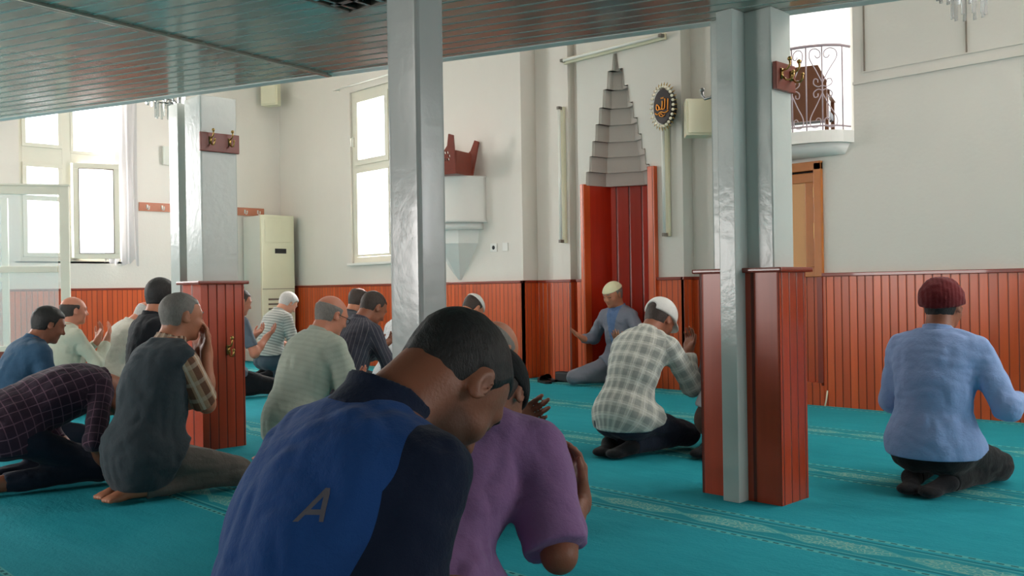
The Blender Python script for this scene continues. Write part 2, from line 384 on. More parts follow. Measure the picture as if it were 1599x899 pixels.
# gallery: slatted soffit, slab and parapet
def gp(a, n): v = G0 + GD * a + GN * n; return (v.x, v.y)
b = B(); n = 0.0; SL = .095
a_far, a_near = -11.2, 5.6
MG = Matrix.Identity(4)
def clipx(n):   # range of the slat inside the room (x limits)
    aL = ((XL + .0) - (G0.x + GN.x * n)) / GD.x; aR = ((XR) - (G0.x + GN.x * n)) / GD.x
    aB = (YF - (G0.y + GN.y * n)) / GD.y
    return max(aL, aB), aR
k = 0
while k < 75:
    n1 = -k * SL; n0 = n1 - (SL - .018); lo, hi = clipx(n0)
    if hi - lo > .2:
        a, c = lo, hi
        p = [gp(a, n1), gp(c, n1), gp(c, n0), gp(a, n0)]
        # shallow tray profile: flat face with turned-up lips
        b.prism(p, GZ, GZ + .02)
    k += 1
structure(b.obj('ceiling', M['slat'], bevel=.003, seg=1), 'glossy green-grey metal slat ceiling under the gallery')
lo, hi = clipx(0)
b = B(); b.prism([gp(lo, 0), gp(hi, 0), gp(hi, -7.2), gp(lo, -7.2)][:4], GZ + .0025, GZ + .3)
structure(b.obj('ceiling', M['groove']), 'pale strips painted as light caught on the slat lips, and the slab above')
b = B(); b.prism([gp(lo, .03), gp(hi, .03), gp(hi, -.04), gp(lo, -.04)], GZ - .004, GZ + .95)
structure(b.obj('trim_6', M['white'], bevel=.004), 'gallery edge beam and parapet')
def along(p, q, w, z0, z1, nm, mat, label):
    p, q = Vector(p), Vector(q); d = (q - p).normalized(); nn = Vector((-d.y, d.x)) * w / 2
    return structure(B().prism([(p - nn), (q - nn), (q + nn), (p + nn)], z0, z1).obj(nm, mat, bevel=.003), label)
along((-3.6, -1.2), (-4.40, 2.87), .03, GZ - .014, GZ + .004, 'trim_7', M['slat'], 'metal joint strip across the slat ceiling')
# louvred light under the slats
lf = thing('ceiling_light', (-2.99, 2.03, GZ), 'louvred mirror fluorescent light fitting on the metal slat ceiling', 'light', rz=R(8)); lf.scale = (.72, .72, 1)
fr = B(); fr.box(-.30, .30, -.30, -.275, -.05, 0).box(-.30, .30, .275, .30, -.05, 0).box(-.30, -.275, -.275, .275, -.05, 0).box(.275, .30, -.275, .275, -.05, 0); fr.box(-.275, .275, -.275, .275, -.006, 0)
fr.obj('frame', M['pvc_grey'], lf, bevel=.003)
lv = B()
for i in range(5):
    u = -.22 + i * .11
    lv.prism([(u - .012, -.048), (u + .012, -.048), (u + .003, -.008), (u - .003, -.008)], -.272, .272, Matrix(((1, 0, 0, 0), (0, 0, 1, 0), (0, 1, 0, 0), (0, 0, 0, 1))))
for i in range(3):
    u = -.14 + i * .14
    lv.prism([(u - .02, -.048), (u + .02, -.048), (u + .003, -.008), (u - .003, -.008)], -.272, .272, Matrix(((0, 0, 1, 0), (1, 0, 0, 0), (0, 1, 0, 0), (0, 0, 0, 1))))
lv.obj('louvre', M['louvre'], lf)

# ------------------------------------------------------------------ pillars
def hook(parent, loc, rz, mat=None, s=1.0, big=True):
    """brass double hook: back plate, bottom hook and top finial"""
    mat = mat or M['brass']
    Mx = Matrix.Translation(loc) @ Matrix.Rotation(rz, 4, 'Z') @ Matrix.Scale(s, 4)
    b = B()
    b.box(-.009, .009, -.006, 0, -.022, .022, mat=Mx)
    if big:
        b.tube([Mx @ Vector(p) for p in ((0, -.004, .012), (0, -.03, .018), (0, -.042, .034), (0, -.04, .052))], .0048 * s, 8)
        b.ball(Mx @ Vector((0, -.04, .058)), .010 * s)
    b.tube([Mx @ Vector(p) for p in ((0, -.004, -.01), (0, -.022, -.03), (0, -.045, -.032), (0, -.056, -.018), (0, -.056, -.006))], .0048 * s, 8)
    b.ball(Mx @ Vector((0, -.056, 0)), .0075 * s)
    return b.obj('hook', mat, parent, smooth=True)
# left pillar (boarded to 1 m), x -5.57..-5.31, y 2.53..2.81
def pillar(name, core, base, post, mats, label):
    t = thing(name, ((base[0] + base[1]) / 2, (base[2] + base[3]) / 2, 0), label, 'pillar')
    L = t.location
    def bx(x0, x1, y0, y1, z0, z1, nm, mat, bev=.004):
        return B().box(x0 - L.x, x1 - L.x, y0 - L.y, y1 - L.y, z0, z1).obj(nm, mat, t, bevel=bev)
    bx(*core, 0, GZ, 'shaft', M['pillar'], .008)
    bx(*post, 0, GZ, 'post', M['pillar'], .003)
    bb = B().box(base[0] - L.x, base[1] - L.x, base[2] - L.y, base[3] - L.y, .0, 1.0)
    for f in bb.bm.faces: f.normal_update(); f.material_index = 1 if abs(f.normal.x) > .5 else 0
    bb.obj('boarding', mats, t)
    bb = B().box(base[0] - .025 - L.x, base[1] + .025 - L.x, base[2] - .025 - L.y, base[3] + .025 - L.y, 1.0, 1.022); bb.obj('cap_moulding', M['cap_wood'], t, bevel=.008)
    return t
pl1 = pillar('pillar', (-5.55, -5.335, 2.555, 2.79), (-5.575, -5.31, 2.53, 2.81), (-5.79, -5.66, 2.56, 2.70), [M['pil_x'], M['pill_y']], 'white pillar with boarded foot beside the man in the grey vest')
pl2 = pillar('pillar', (-2.405, -2.095, 3.60, 3.765), (-2.465, -2.06, 3.575, 3.80), (-2.305, -2.225, 3.50, 3.61), [M['pil_x'], M['pil_y']], 'white pillar with boarded foot and white strip, nearest on the right')
# coat hook boards on the pillars
def hook_board(loc, rz, n, w, hgt, label, mat, sp, group=None, s=1.0, big=True, hm=None):
    t = thing('hook_board', loc, label, 'coat rack', rz, group)
    B().box(-w / 2, w / 2, -.02, 0, -hgt / 2, hgt / 2).obj('backboard', mat, t, bevel=.004)
    for i in range(n): hook(t, (-(n - 1) * sp / 2 + i * sp, -.02, .01), 0, hm, s, big)
    return t
hook_board((-5.333, 2.67, 1.865), R(90), 2, .255, .115, 'red-brown board with two brass hooks high on the left pillar', M['rack_wood'], .125)
hook_board((-2.093, 3.685, 1.85), R(90), 2, .16, .12, 'red-brown board with two brass hooks high on the right pillar', M['rack_wood'], .08)
tg = thing('coat_hook', (-5.309, 2.70, .60), 'brass hook screwed to the boarded foot of the left pillar', 'hook', R(90)); hook(tg, (0, 0, 0), 0, None, 1.25)
tg = thing('coat_hook', (-2.407, 3.66, 1.87), 'steel hook plate on the left side of the right pillar', 'hook', R(-90))
B().box(-.02, .02, -.006, 0, -.03, .09).obj('plate', M['steel'], tg); hook(tg, (0, -.006, -.01), 0, M['steel'], 1.4, False)
# free-standing steel column in the middle, gloss grey, 
cl = thing('steel_column', (-2.365, 1.865, 0), 'glossy light grey steel column in the middle, floor to ceiling', 'column')
B().box(-.08, .08, -.055, .055, 0, GZ).obj('shaft', M['steel_paint'], cl, bevel=.02, seg=4, smooth=False)
B().box(-.15, .15, -.09, .09, 0, .012).obj('base_plate', M['steel_paint'], cl, bevel=.002)

# ------------------------------------------------------------------ windows
def frame_rect(b, u0, u1, z0, z1, w, d0, d1, axis='x', mat=None):
    """rectangular ring in the u-z plane; d = depth range on the other axis"""
    for (a0, a1, c0, c1) in ((u0, u1, z0, z0 + w), (u0, u1, z1 - w, z1), (u0, u0 + w, z0 + w, z1 - w), (u1 - w, u1, z0 + w, z1 - w)):
        if axis == 'x': b.box(a0, a1, d0, d1, c0, c1, mat=mat)
        else: b.box(d0, d1, a0, a1, c0, c1, mat=mat)
# left window (plane x = XL): two columns, casement open into the room
w1 = thing('window_1', (XL - .1, 3.42, 1.36), 'left window', 'window'); del w1['category']; structure(w1, 'cream two-column window in the left wall with an open casement')
b = B(); ox, oy, oz = XL - .1, 3.42, 1.36
W_, H_ = 1.18, 2.39
frame_rect(b, 0, W_, 0, H_, .05, -.03, .04, 'y')
b.box(-.03, .04, .50, .60, .05, H_ - .05); b.box(-.03, .04, .05, .50, 1.17, 1.36); b.box(-.03, .04, .60, W_ - .05, 1.20, 1.32)
b.obj('window_frame', M['pvc'], w1, bevel=.004)
b = B(); frame_rect(b, .05, .50, 1.36, H_ - .05, .045, -.01, .055, 'y'); frame_rect(b, .05, .50, .05, 1.17, .05, -.01, .055, 'y'); b.box(-.01, .055, .10, .45, .72, .78); frame_rect(b, .60, W_ - .05, 1.32, H_ - .05, .035, -.02, .045, 'y'); b.obj('sash', M['pvc'], w1, bevel=.004)
b = B(); b.box(.005, .011, .09, .46, 1.40, H_ - .09).box(.005, .011, .09, .46, .09, 1.13).box(.005, .011, .63, W_ - .08, 1.35, H_ - .09); b.obj('pane', M['pane'], w1)
b = B(); b.box(.03, .034, .895, .9, 1.34, 2.3); b.obj('cord', M['pvc_grey'], w1)
cs = bpy.data.objects.new('casement', None); COL.objects.link(cs); cs.parent = w1; cs.location = (.06, .615, 0); cs.rotation_euler = (0, 0, R(-20))
b = B(); frame_rect(b, 0, .52, .03, 1.20, .062, -.03, .03, 'y'); b.obj('casement_frame', M['pvc'], cs, bevel=.005)
b = B(); frame_rect(b, .062, .458, .092, 1.138, .008, -.034, .034, 'y'); b.obj('gasket', M['pvc_grey'], cs)
b = B(); b.box(-.004, .004, .06, .46, .09, 1.14); b.obj('casement_pane', M['pane'], cs)
b = B(); b.box(-.06, .10, -.06, W_ + .06, -.03, 0); b.obj('window_sill', M['white'], w1, bevel=.004)
# sheer curtain gathered at the right of the left window
def curtain(name, x, y0, y1, z0, z1, amp, waves, label, axis=0, seedv=0, flare=.0):
    b = B(); NU, NV = 90, 26; g = []
    for j in range(NV + 1):
        v = j / NV; row = []
        for i in range(NU + 1):
            u = i / NU; a = amp * (.6 + .5 * math.sin(v * 3 + seedv)) * math.sin(u * waves * 2 * PI + .6 * math.sin(v * 5)) + .02 * math.sin(v * 6 + u * 9)
            yy = y0 + (y1 - y0) * u + flare * (1 - v) ** 2 * (u - .3)
            zz = z0 + (z1 - z0) * v + (.03 * math.sin(u * 17) + .02 * math.sin(u * 31)) * (1 - v) ** 6
            p = (x + a, yy, zz) if axis == 0 else (yy, x + a, zz)
            row.append(b.bm.verts.new(p))
        g.append(row)
    for j in range(NV):
        for i in range(NU): b.bm.faces.new((g[j][i], g[j][i + 1], g[j + 1][i + 1], g[j + 1][i])).smooth = True
    return tag(b.obj(name, M['sheer']), label, 'curtain')
curtain('sheer_curtain', XL + .07, 4.36, 4.78, 1.34, 4.0, .025, 5, 'white sheer curtain blowing at the left window', seedv=1)
tag(B().tube([(XL + .07, 3.2, 4.02), (XL + .07, 4.9, 4.02)], .012).box(XL - .01, XL + .08, 3.25, 3.27, 4.01, 4.03).box(XL - .01, XL + .08, 4.83, 4.85, 4.01, 4.03).obj('curtain_rail', M['white']), 'white curtain rail over the left window', 'rail')
# tall centre window (plane y = YB): x -10.06..-8.4
w2 = thing('window_2', (-10.06, YB + .06, 1.30), 'w', 'window'); del w2['category']; structure(w2, 'tall cream window in the mihrab wall partly behind the steel column')
b = B(); frame_rect(b, 0, 1.66, 0, 2.20, .075, -.03, .05); b.box(.80, .86, -.03, .05, .07, 2.13); b.box(.07, 1.59, -.03, .05, 1.18, 1.25); b.obj('window_frame', M['pvc'], w2, bevel=.004)
b = B(); frame_rect(b, .085, .80, 1.25, 2.12, .07, -.05, .02); frame_rect(b, .085, .80, .08, 1.18, .03, -.04, .02); frame_rect(b, .86, 1.58, 1.25, 2.12, .07, -.05, .02); frame_rect(b, .86, 1.58, .08, 1.18, .03, -.04, .02); b.obj('sash', M['pvc'], w2, bevel=.004)
b = B(); b.box(.14, .75, -.01, -.004, 1.3, 2.08).box(.11, .78, -.01, -.004, .1, 1.17).box(.92, 1.52, -.01, -.004, 1.3, 2.08).box(.88, 1.56, -.01, -.004, .1, 1.17); b.obj('pane', M['pane'], w2)
b = B(); b.box(.035, .06, -.06, -.03, 1.5, 1.62).tube([(.048, -.055, 1.6), (.048, -.085, 1.6), (.048, -.085, 1.5)], .009); b.obj('handle', M['white'], w2)
b = B(); b.box(-.03, 1.70, -.12, .0, -.03, 0); b.obj('window_sill', M['white'], w2, bevel=.004)
tag(B().tube([(-10.34, YB - .06, 3.57), (-8.2, YB - .06, 3.57)], .011).box(-10.3, -10.28, YB - .07, YB + .01, 3.56, 3.58).box(-8.24, -8.22, YB - .07, YB + .01, 3.56, 3.58).obj('curtain_rail', M['white']), 'thin white curtain rail above the tall centre window', 'rail')
# roofs seen outside the windows
tag(B().box(-12.0, -7.2, 10.5, 14, -.2, .9).prism([(-12.0, .9), (-7.2, .9), (-9.6, 1.75)], 10.5, 14, Matrix(((1, 0, 0, 0), (0, 0, 1, 0), (0, 1, 0, 0), (0, 0, 0, 1)))).obj('house_outside', M['outside']), 'pale neighbouring roof seen outside the tall window', 'building')
tag(B().box(-22, -16, 0, 9, -.2, 1.25).obj('house_outside', M['outside']), 'low pale building outside the left window', 'building')
# high windows above the picture
for (x0, x1, y, z0, z1, ax) in ((-10.7, -9.7, YB, 4.1, 5.0, 1), (-7.9, -6.92, YB, 4.1, 5.0, 1), (-1.7, -.7, 6.75, 3.9, 4.9, 1), (.7, 1.7, 6.75, 3.9, 4.9, 1)):
    b = B(); frame_rect(b, x0, x1, z0, z1, .05, y + .05, y + .12); structure(b.obj('window_3', M['pvc']), 'small high window frame')
for (y0, y1) in ((3.5, 4.9), (5.2, 6.6)):
    b = B(); frame_rect(b, y0, y1, 1.2, 4.2, .06, XR + .05, XR + .12, 'y'); b.box(XR + .05, XR + .12, (y0 + y1) / 2 - .03, (y0 + y1) / 2 + .03, 1.26, 4.14); structure(b.obj('window_4', M['pvc']), 'tall window frame in the right wall')
b = B(); frame_rect(b, 0.0, 1.2, 1.5, 3.2, .05, XL - .15, XL - .08, 'y'); structure(b.obj('window_5', M['pvc']), 'window frame near the vestibule')

# ------------------------------------------------------------------ glass vestibule on the left
vs = thing('glass_partition', (-9.47, 3.15, 0), 'cream framed glass vestibule partition at the far left', 'partition', rz=R(-118.5 + 0))
# local +x runs from the end post towards the camera-left
b = B()
b.box(-.03, .05, -.03, .03, 0, 2.0)                                     # end post
b.box(.05, 1.9, -.025, .025, 1.92, 2.0).box(.075, 1.9, -.025, .025, 1.17, 1.23).box(.075, 1.9, -.025, .025, .42, .47)
b.box(.95, 1.01, -.025, .025, .47, 1.92)
b.box(-.04, 1.9, -.04, .04, 2.0, 2.02)
b.obj('frame', M['pvc'], vs, bevel=.004)
b = B(); b.box(.075, .95, -.004, .004, 1.23, 1.965).box(.075, .95, -.004, .004, .47, 1.17).box(1.01, 1.9, -.004, .004, 1.23, 1.965).box(1.01, 1.9, -.004, .004, .47, 1.17); b.obj('pane', M['pane_dusty'], vs)
b = B(); b.box(.0, 1.9, -.035, .035, 0, .42); b.obj('lower_panel', M['rack_wood'], vs, bevel=.004)
v2 = thing('glass_partition', (-10.95, 3.05, 0), 'inner cream framed glass wall of the far left vestibule', 'partition', rz=R(-118.5))
b = B(); b.box(0, .06, -.03, .03, 0, 2.0).box(.06, 1.2, -.025, .025, 1.93, 2.0).box(.06, 1.2, -.025, .025, 1.1, 1.15).box(.06, 1.2, -.025, .025, .3, .35); b.obj('frame', M['pvc'], v2, bevel=.004)
b = B(); b.box(.06, 1.2, -.004, .004, 1.15, 1.93).box(.06, 1.2, -.004, .004, .35, 1.1); b.obj('pane', M['pane_dusty'], v2)
B().box(.0, 1.2, -.035, .035, 0, .3).obj('lower_panel', M['white'], v2, bevel=.004)

# ------------------------------------------------------------------ wall fittings
# long coat rack on the left wall
rk = thing('coat_rack', (XL, 5.70, 2.065), 'long wooden coat rack on the left wall above the air conditioner', 'coat rack', R(90))
B().box(-.88, .88, -.022, 0, -.055, .055).obj('backboard', M['pale_rack'], rk, bevel=.004)
for i in range(9): hook(rk, (-.78 + i * .195, -.022, 0), 0, M['white'], 1.2, False)
# floor-standing air conditioner
ac = thing('air_conditioner', (-11.55, 6.50, 0), 'tall ivory floor-standing air conditioner in the far left corner', 'air conditioner')
B().box(-.26, .225, -.25, .25, .0, 1.985).obj('cabinet', M['plastic_side'], ac, bevel=.02, seg=3)
B().box(.20, .25, -.25, .25, .0, 1.99).obj('front_panel', M['plastic'], ac, bevel=.015, seg=3)
b = B(); b.box(.25, .254, -.20, .20, 1.62, 1.93); b.obj('outlet_cover', M['plastic'], ac, bevel=.002)
b = B(); b.box(.25, .256, -.05, .12, 1.47, 1.535); b.obj('display', M['black'], ac)
b = B(); b.box(.25, .2525, -.245, .245, .985, .992); b.obj('seam', M['pvc_grey'], ac)
b = B()
for i in range(12): b.box(.25, .254, -.16, .18, .12 + i * .065, .145 + i * .065)
b.obj('grille', M['pvc_grey'], ac)
# speakers
def speaker(loc, rz, w, d, h, label, tilt=0):
    t = thing('wall_speaker', loc, label, 'loudspeaker', rz)
    t.rotation_euler = (tilt, 0, rz)
    B().prism([(-w / 2, -d), (w / 2, -d), (w * .4, 0), (-w * .4, 0)], -h / 2, h / 2).obj('cabinet', M['plastic'], t, bevel=.008)
    B().box(-w * .44, w * .44, -d - .012, -d - .001, -h * .44, h * .44).obj('grille', M['plastic'], t, bevel=.004)
    B().box(-.02, .02, 0, .10, -.02, .02).obj('bracket', M['pvc_grey'], t)
    return t
speaker((XL + .17, YB - .17, 3.70), R(30), .26, .14, .32, 'small ivory loudspeaker high in the far left corner')
speaker((-4.82, 6.97, 2.42), R(50), .27, .19, .32, 'ivory loudspeaker beside the round calligraphy plaque')
tag(B().box(XL, XL + .05, 5.13, 5.25, 2.62, 2.86).obj('junction_box', M['plastic_side'], bevel=.005), 'small white box on the left wall beside the left pillar', 'electrical box')
# fluorescent battens
def batten(p, q, label, out):
    p, q = Vector(p), Vector(q); d = (q - p); L = d.length; d.normalize(); o = Vector(out).normalized(); s = d.cross(o)
    Mx = Matrix((s, o, d)).transposed().to_4x4(); Mx.translation = p
    t = thing('fluorescent_light', tuple(p), label, 'light')
    def loc(b, nm, mat, bev=0):
        o_ = b.obj(nm, mat, t, bevel=bev); o_.matrix_parent_inverse = Matrix.Identity(4); return o_
    Mr = Mx.copy(); Mr.translation = (0, 0, 0)
    loc(B().box(-.03, .03, 0, .035, 0, L, mat=Mr), 'housing', M['plastic'], .004)
    loc(B().tube([Mr @ Vector((0, .065, .03)), Mr @ Vector((0, .065, L - .03))], .015, 12), 'tube', M['tube'])
    for zz in (0, L - .03): loc(B().box(-.014, .014, .03, .085, zz, zz + .03, mat=Mr), 'lamp_holder', M['pvc_grey'])
    return t
batten((-6.38, 6.965, 3.235), (-5.12, 6.965, 3.235), 'long fluorescent tube fitting above the mihrab point', (0, -1, 0))
batten((-6.42, 6.965, 1.40), (-6.42, 6.965, 2.78), 'upright fluorescent tube fitting left of the mihrab', (0, -1, 0))
batten((-5.13, 6.965, 1.40), (-5.13, 6.965, 2.76), 'upright fluorescent tube fitting right of the mihrab behind the plaque', (0, -1, 0))
# round calligraphy plaque with pearl rim
pq = thing('calligraphy_plaque', (-5.05, 6.82, 2.56), 'oval black plaque with gold Arabic calligraphy and pearl rim', 'wall plaque')
AX, AZ = .098, .155
def ell(n, a, c): return [(a * math.cos(2 * PI * i / n), c * math.sin(2 * PI * i / n)) for i in range(n)]
MZ = Matrix(((1, 0, 0, 0), (0, 0, 1, 0), (0, 1, 0, 0), (0, 0, 0, 1)))
B().prism(ell(40, AX, AZ), -.03, .06, MZ).obj('face', M['blackface'], pq, bevel=.004)
b = B()
for i in range(26):
    a = 2 * PI * i / 26; b.ball((1.22 * AX * math.cos(a), -.03, 1.15 * AZ * math.sin(a)), .0145)
b.obj('pearl_rim', M['pearl'], pq, smooth=True)
b = B()
for i in range(30):
    a = 2 * PI * i / 30; r0, r1 = 1.34, 1.62
    b.tube([(r0 * AX * math.cos(a), -.02, (r0 - .1) * AZ * math.sin(a)), (r1 * AX * math.cos(a), -.01, (r1 - .2) * AZ * math.sin(a))], [.007, .002], 6)
b.obj('rays', M['brass'], pq)
b = B(); K = .11
def stroke(pts, r):
    sm = []
    P = [Vector((p[0] * K, -.037, p[1] * K)) for p in pts]
    for i in range(len(P) - 1):
        p0, p1, p2, p3 = P[max(i - 1, 0)], P[i], P[i + 1], P[min(i + 2, len(P) - 1)]
        for k in range(6):
            u = k / 6; sm.append(.5 * ((2 * p1) + (-p0 + p2) * u + (2 * p0 - 5 * p1 + 4 * p2 - p3) * u * u + (-p0 + 3 * p1 - 3 * p2 + p3) * u ** 3))
    sm.append(P[-1]); b.tube(sm, r, 6)
stroke([(.62, .55), (.60, .1), (.58, -.35)], .0055)                                       # alif
stroke([(.32, .6), (.30, .1), (.26, -.2), (.08, -.26), (.0, -.1)], .006)                   # lam
stroke([(.05, .45), (.03, 0), (-.05, -.22), (-.25, -.2), (-.3, .05)], .006)                # lam
stroke([(-.3, .05), (-.5, .2), (-.55, -.1), (-.38, -.28), (-.2, -.1), (-.35, .1)], .006)   # heh
stroke([(-.1, .72), (-.02, .62), (.05, .72), (.13, .62), (.2, .74)], .004)                 # shadda
stroke([(.66, -.42), (.3, -.55), (-.1, -.45), (-.45, -.62), (-.66, -.48)], .0065)
stroke([(.3, -.7), (.05, -.85), (-.25, -.72), (-.1, -.58), (.12, -.75)], .005)
b.obj('calligraphy', M['gold'], pq, smooth=True)
# socket and cable cover under the pulpit
sk = thing('wall_socket', (-7.36, YB, 1.39), 'white double wall socket right of the pulpit', 'socket')
B().box(-.05, .05, -.012, 0, -.045, .045).obj('plate', M['white'], sk, bevel=.004); B().lathe([(.022, 0), (.022, .01), (.0, .01)], (0, 0, 0), 16).obj('outlet', M['black'], sk).matrix_local = Matrix.Translation((0, -.004, 0)) @ Matrix.Rotation(R(90), 4, 'X')
B().box(.14, .22, -.012, 0, -.045, .045).obj('plate', M['white'], sk, bevel=.004)
tag(B().tube([(-3.485, 6.70, .0), (-3.48, 6.715, .05), (-3.47, 6.715, .12)], .006).obj('cable', M['plastic']), 'short white cable end rising beside the small door panel', 'cable')

# ------------------------------------------------------------------ pulpit on the mihrab wall
pp = thing('wall_pulpit', (-7.93, YB, 1.05), 'white plaster wall pulpit tapering to a point below', 'pulpit')
oct_ = lambda r: [(r * math.cos(a), -abs(r * math.sin(a)) * 1.0) for a in [PI * k / 6 for k in range(7)]]
def halfloft(prof, name, mat, n=7, smooth=False):
    b = B(); rings = []
    for r, z in prof:
        rings.append([b.bm.verts.new((r * math.cos(PI * k / n), -r * .95 * math.sin(PI * k / n), z)) for k in range(n + 1)])
    for a, c in zip(rings, rings[1:]):
        for k in range(n): f = b.bm.faces.new((a[k], a[k + 1], c[k + 1], c[k])); f.smooth = smooth
        b.bm.faces.new((a[0], c[0], c[-1], a[-1]))
    b.bm.faces.new(rings[0][::-1]); b.bm.faces.new(rings[-1])
    return b.obj(name, mat, pp)
halfloft([(.475, .62), (.455, .66), (.455, 1.10), (.47, 1.12)], 'parapet', M['white'], 28, True)
halfloft([(.40, .545), (.40, .62)], 'lip', M['white'], 28, True)
halfloft([(.02, .0), (.06, .05), (.31, .40), (.33, .545)], 'corbel', M['white'], 4)
# carved folding book stand on the pulpit
rs = thing('book_stand', (-7.74, 6.50, 2.17), 'carved red-brown book stand on top of the wall pulpit', 'book stand', R(18))
def carved(b, Mx):
    # side board outline with V-shaped crown; piercings cut as dark-through holes by building around them
    out = [(-.24, 0), (.24, 0), (.27, .40), (.215, .42), (.18, .30), (.10, .22), (.0, .17), (-.10, .22), (-.18, .30), (-.215, .42), (-.27, .40)]
    return out
def board(Mx, nm):
    b = B(); out = carved(b, None)
    a = [b.bm.verts.new((x, -.012, z)) for x, z in out]; c = [b.bm.verts.new((x, .012, z)) for x, z in out]
    b.bm.faces.new(a); b.bm.faces.new(c[::-1])
    for i in range(len(out)): b.bm.faces.new((a[i], a[(i + 1) % len(out)], c[(i + 1) % len(out)], c[i]))
    bmesh.ops.transform(b.bm, matrix=Mx, verts=b.bm.verts)
    o = b.obj(nm, M['rack_wood'], rs, bevel=.003)
    # pierced rosettes: real holes by boolean with small cylinders
    cut = B()
    for cx, cz in ((-.155, .19), (.155, .19)):
        for k in range(6):
            an = k * PI / 3; x, z = cx + .032 * math.cos(an), cz + .042 * math.sin(an)
            cut.prism([(x + .0135 * math.cos(q), z + .018 * math.sin(q)) for q in [2 * PI * i / 10 for i in range(10)]], -.05, .05, Mx @ MZ)
    cut.prism([(-.075, .06), (.075, .06), (.045, .11), (0, .13), (-.045, .11)], -.05, .05, Mx @ MZ)
    co = cut.obj('cutter', M['rack_wood'])
    md = o.modifiers.new('pierce', 'BOOLEAN'); md.object = co; md.operation = 'DIFFERENCE'; md.solver = 'EXACT'
    co.parent = rs; co.matrix_parent_inverse = Matrix.Identity(4)
    bpy.context.view_layer.update()
    dg = bpy.context.evaluated_depsgraph_get(); me = bpy.data.meshes.new_from_object(o.evaluated_get(dg)); o.modifiers.clear(); o.data = me
    bpy.data.objects.remove(co)
board(Matrix.Translation((0, -.17, 0)) @ Matrix.Rotation(R(14), 4, 'X'), 'front_board')
board(Matrix.Translation((0, .17, 0)) @ Matrix.Rotation(R(-14), 4, 'X'), 'rear_board')
for sx in (-.2225, .2225): B().box(sx - .0125, sx + .0125, -.16, .16, .02, .25).obj('side_board', M['rack_wood'], rs, bevel=.004)
B().box(-.24, .24, -.17, .17, 0, .03).obj('base_board', M['rack_wood'], rs, bevel=.004)

# ------------------------------------------------------------------ minbar door and balcony
d1 = thing('door_1', (-4.12, 6.75, 0), 'd', 'door'); del d1['category']; structure(d1, 'orange wooden door with boarded lower half right of the pillar')
b = B(); b.box(-.02, .035, -.03, .06, 1.0, 1.89).box(.555, .62, -.03, .06, 1.0, 1.89).box(-.02, .62, -.03, .06, 1.83, 1.90); b.obj('door_frame', M['door_wood'], d1, bevel=.006)
lf2 = bpy.data.objects.new('leaf', None); COL.objects.link(lf2); lf2.parent = d1
b = B(); frame_rect(b, .04, .55, 1.0, 1.815, .075, -.012, .03); b.obj('leaf_frame', M['door_wood'], lf2, bevel=.006)
B().box(.10, .49, 0, .02, 1.06, 1.75).obj('leaf_panel', M['door_panel'], lf2, bevel=.003)
b = B(); b.box(.548, .558, -.02, .0, 1.30, 1.42).box(.548, .558, -.02, 0, 1.62, 1.7); b.obj('hinge', M['brass'], lf2)
B().box(0, .62, .06, .09, 1.0, 1.95).obj('shade_backing', M['gap_shade'], d1)  # dark sheet painted as the shade in the gap above the leaf
B().box(0, .62, .02, .05, .16, 1.0).obj('lower_board', M['planks_x'], d1)
b = B(); b.box(-.0, .62, -.03, .05, 0, .155).box(0, .60, -.035, .02, .155, .175); b.obj('threshold', M['planks_x'], d1)
b = B(); b.box(.575, .62, -.035, .02, .175, 1.0); b.obj('door_jamb', M['cap_wood'], d1, bevel=.004)
# room behind the balcony
b = B(); b.box(-4.41, -2.4, 9.2, 9.3, 1.7, 2.3).box(-4.41, -4.3, 9.2, 9.3, 2.3, 3.95).box(-2.9, -2.4, 9.2, 9.3, 2.3, 3.8).box(-4.41, -2.4, 9.2, 9.3, 3.95, 4.2)
b.box(-4.55, -4.41, 7.42, 9.3, 1.7, 4.2).box(-2.4, -2.3, 7.05, 9.3, 1.7, 4.2); structure(b.obj('wall_balcony', M['white']), 'white alcove behind the balcony')
structure(B().box(-4.41, -2.3, 7.05, 9.3, 4.0, 4.2).obj('ceiling', M['white']), 'alcove ceiling')
structure(B().box(-4.41, -2.3, 7.05, 9.3, 1.9, BZ0 - .01).obj('floor', M['white']), 'alcove floor')
b = B(); frame_rect(b, -4.3, -2.9, 2.3, 3.97, .05, 9.18, 9.24); structure(b.obj('window_6', M['pvc']), 'bright window behind the balcony')
# bulging balcony ledge
bl = thing('balcony', (-3.70, 6.75, BZ0), 'white wrought-iron balcony railing with heart scrolls above the door', 'balcony')
def bow(u): return -.30 * (1 - (u / .46) ** 2) ** .5 if abs(u) < .46 else 0
us = [-.46 + .92 * i / 30 for i in range(31)]
outl = [(u, bow(u)) for u in us]
B().prism(outl[::-1] + [(.55 - 0, .02), (-.55, .02)][::-1][:0], -.09, 0).obj('ledge', M['white'], bl)
b = B(); r1 = [(u * .93, bow(u) * .8) for u in us]
va = [b.bm.verts.new((p[0], p[1], -.09)) for p in r1]; vb = [b.bm.verts.new((p[0] * .9, p[1] * .25, -.17)) for p in r1]
for i in range(30): b.bm.faces.new((va[i], va[i + 1], vb[i + 1], vb[i])).smooth = True
b.bm.faces.new(vb); b.bm.faces.new(va[::-1]); b.obj('corbel', M['white'], bl)
RH = .64
def bp(u, z, k=.94): return Vector((u * k, bow(u) * k + .0, z))
railing = bpy.data.objects.new('railing', None); COL.objects.link(railing); railing.parent = bl
B().tube([bp(u, RH) for u in us], .011, 8).obj('handrail', M['iron'], railing); B().tube([bp(u, .035) for u in us], .007, 8).obj('bottom_rail', M['iron'], railing)
b = B(); NB = 8; ub = [-.44 + .88 * i / NB for i in range(NB + 1)]
b.bm.free()
for u in ub: B().tube([bp(u, .0), bp(u, RH)], .0055, 8).obj('baluster', M['iron'], railing)
b = B()
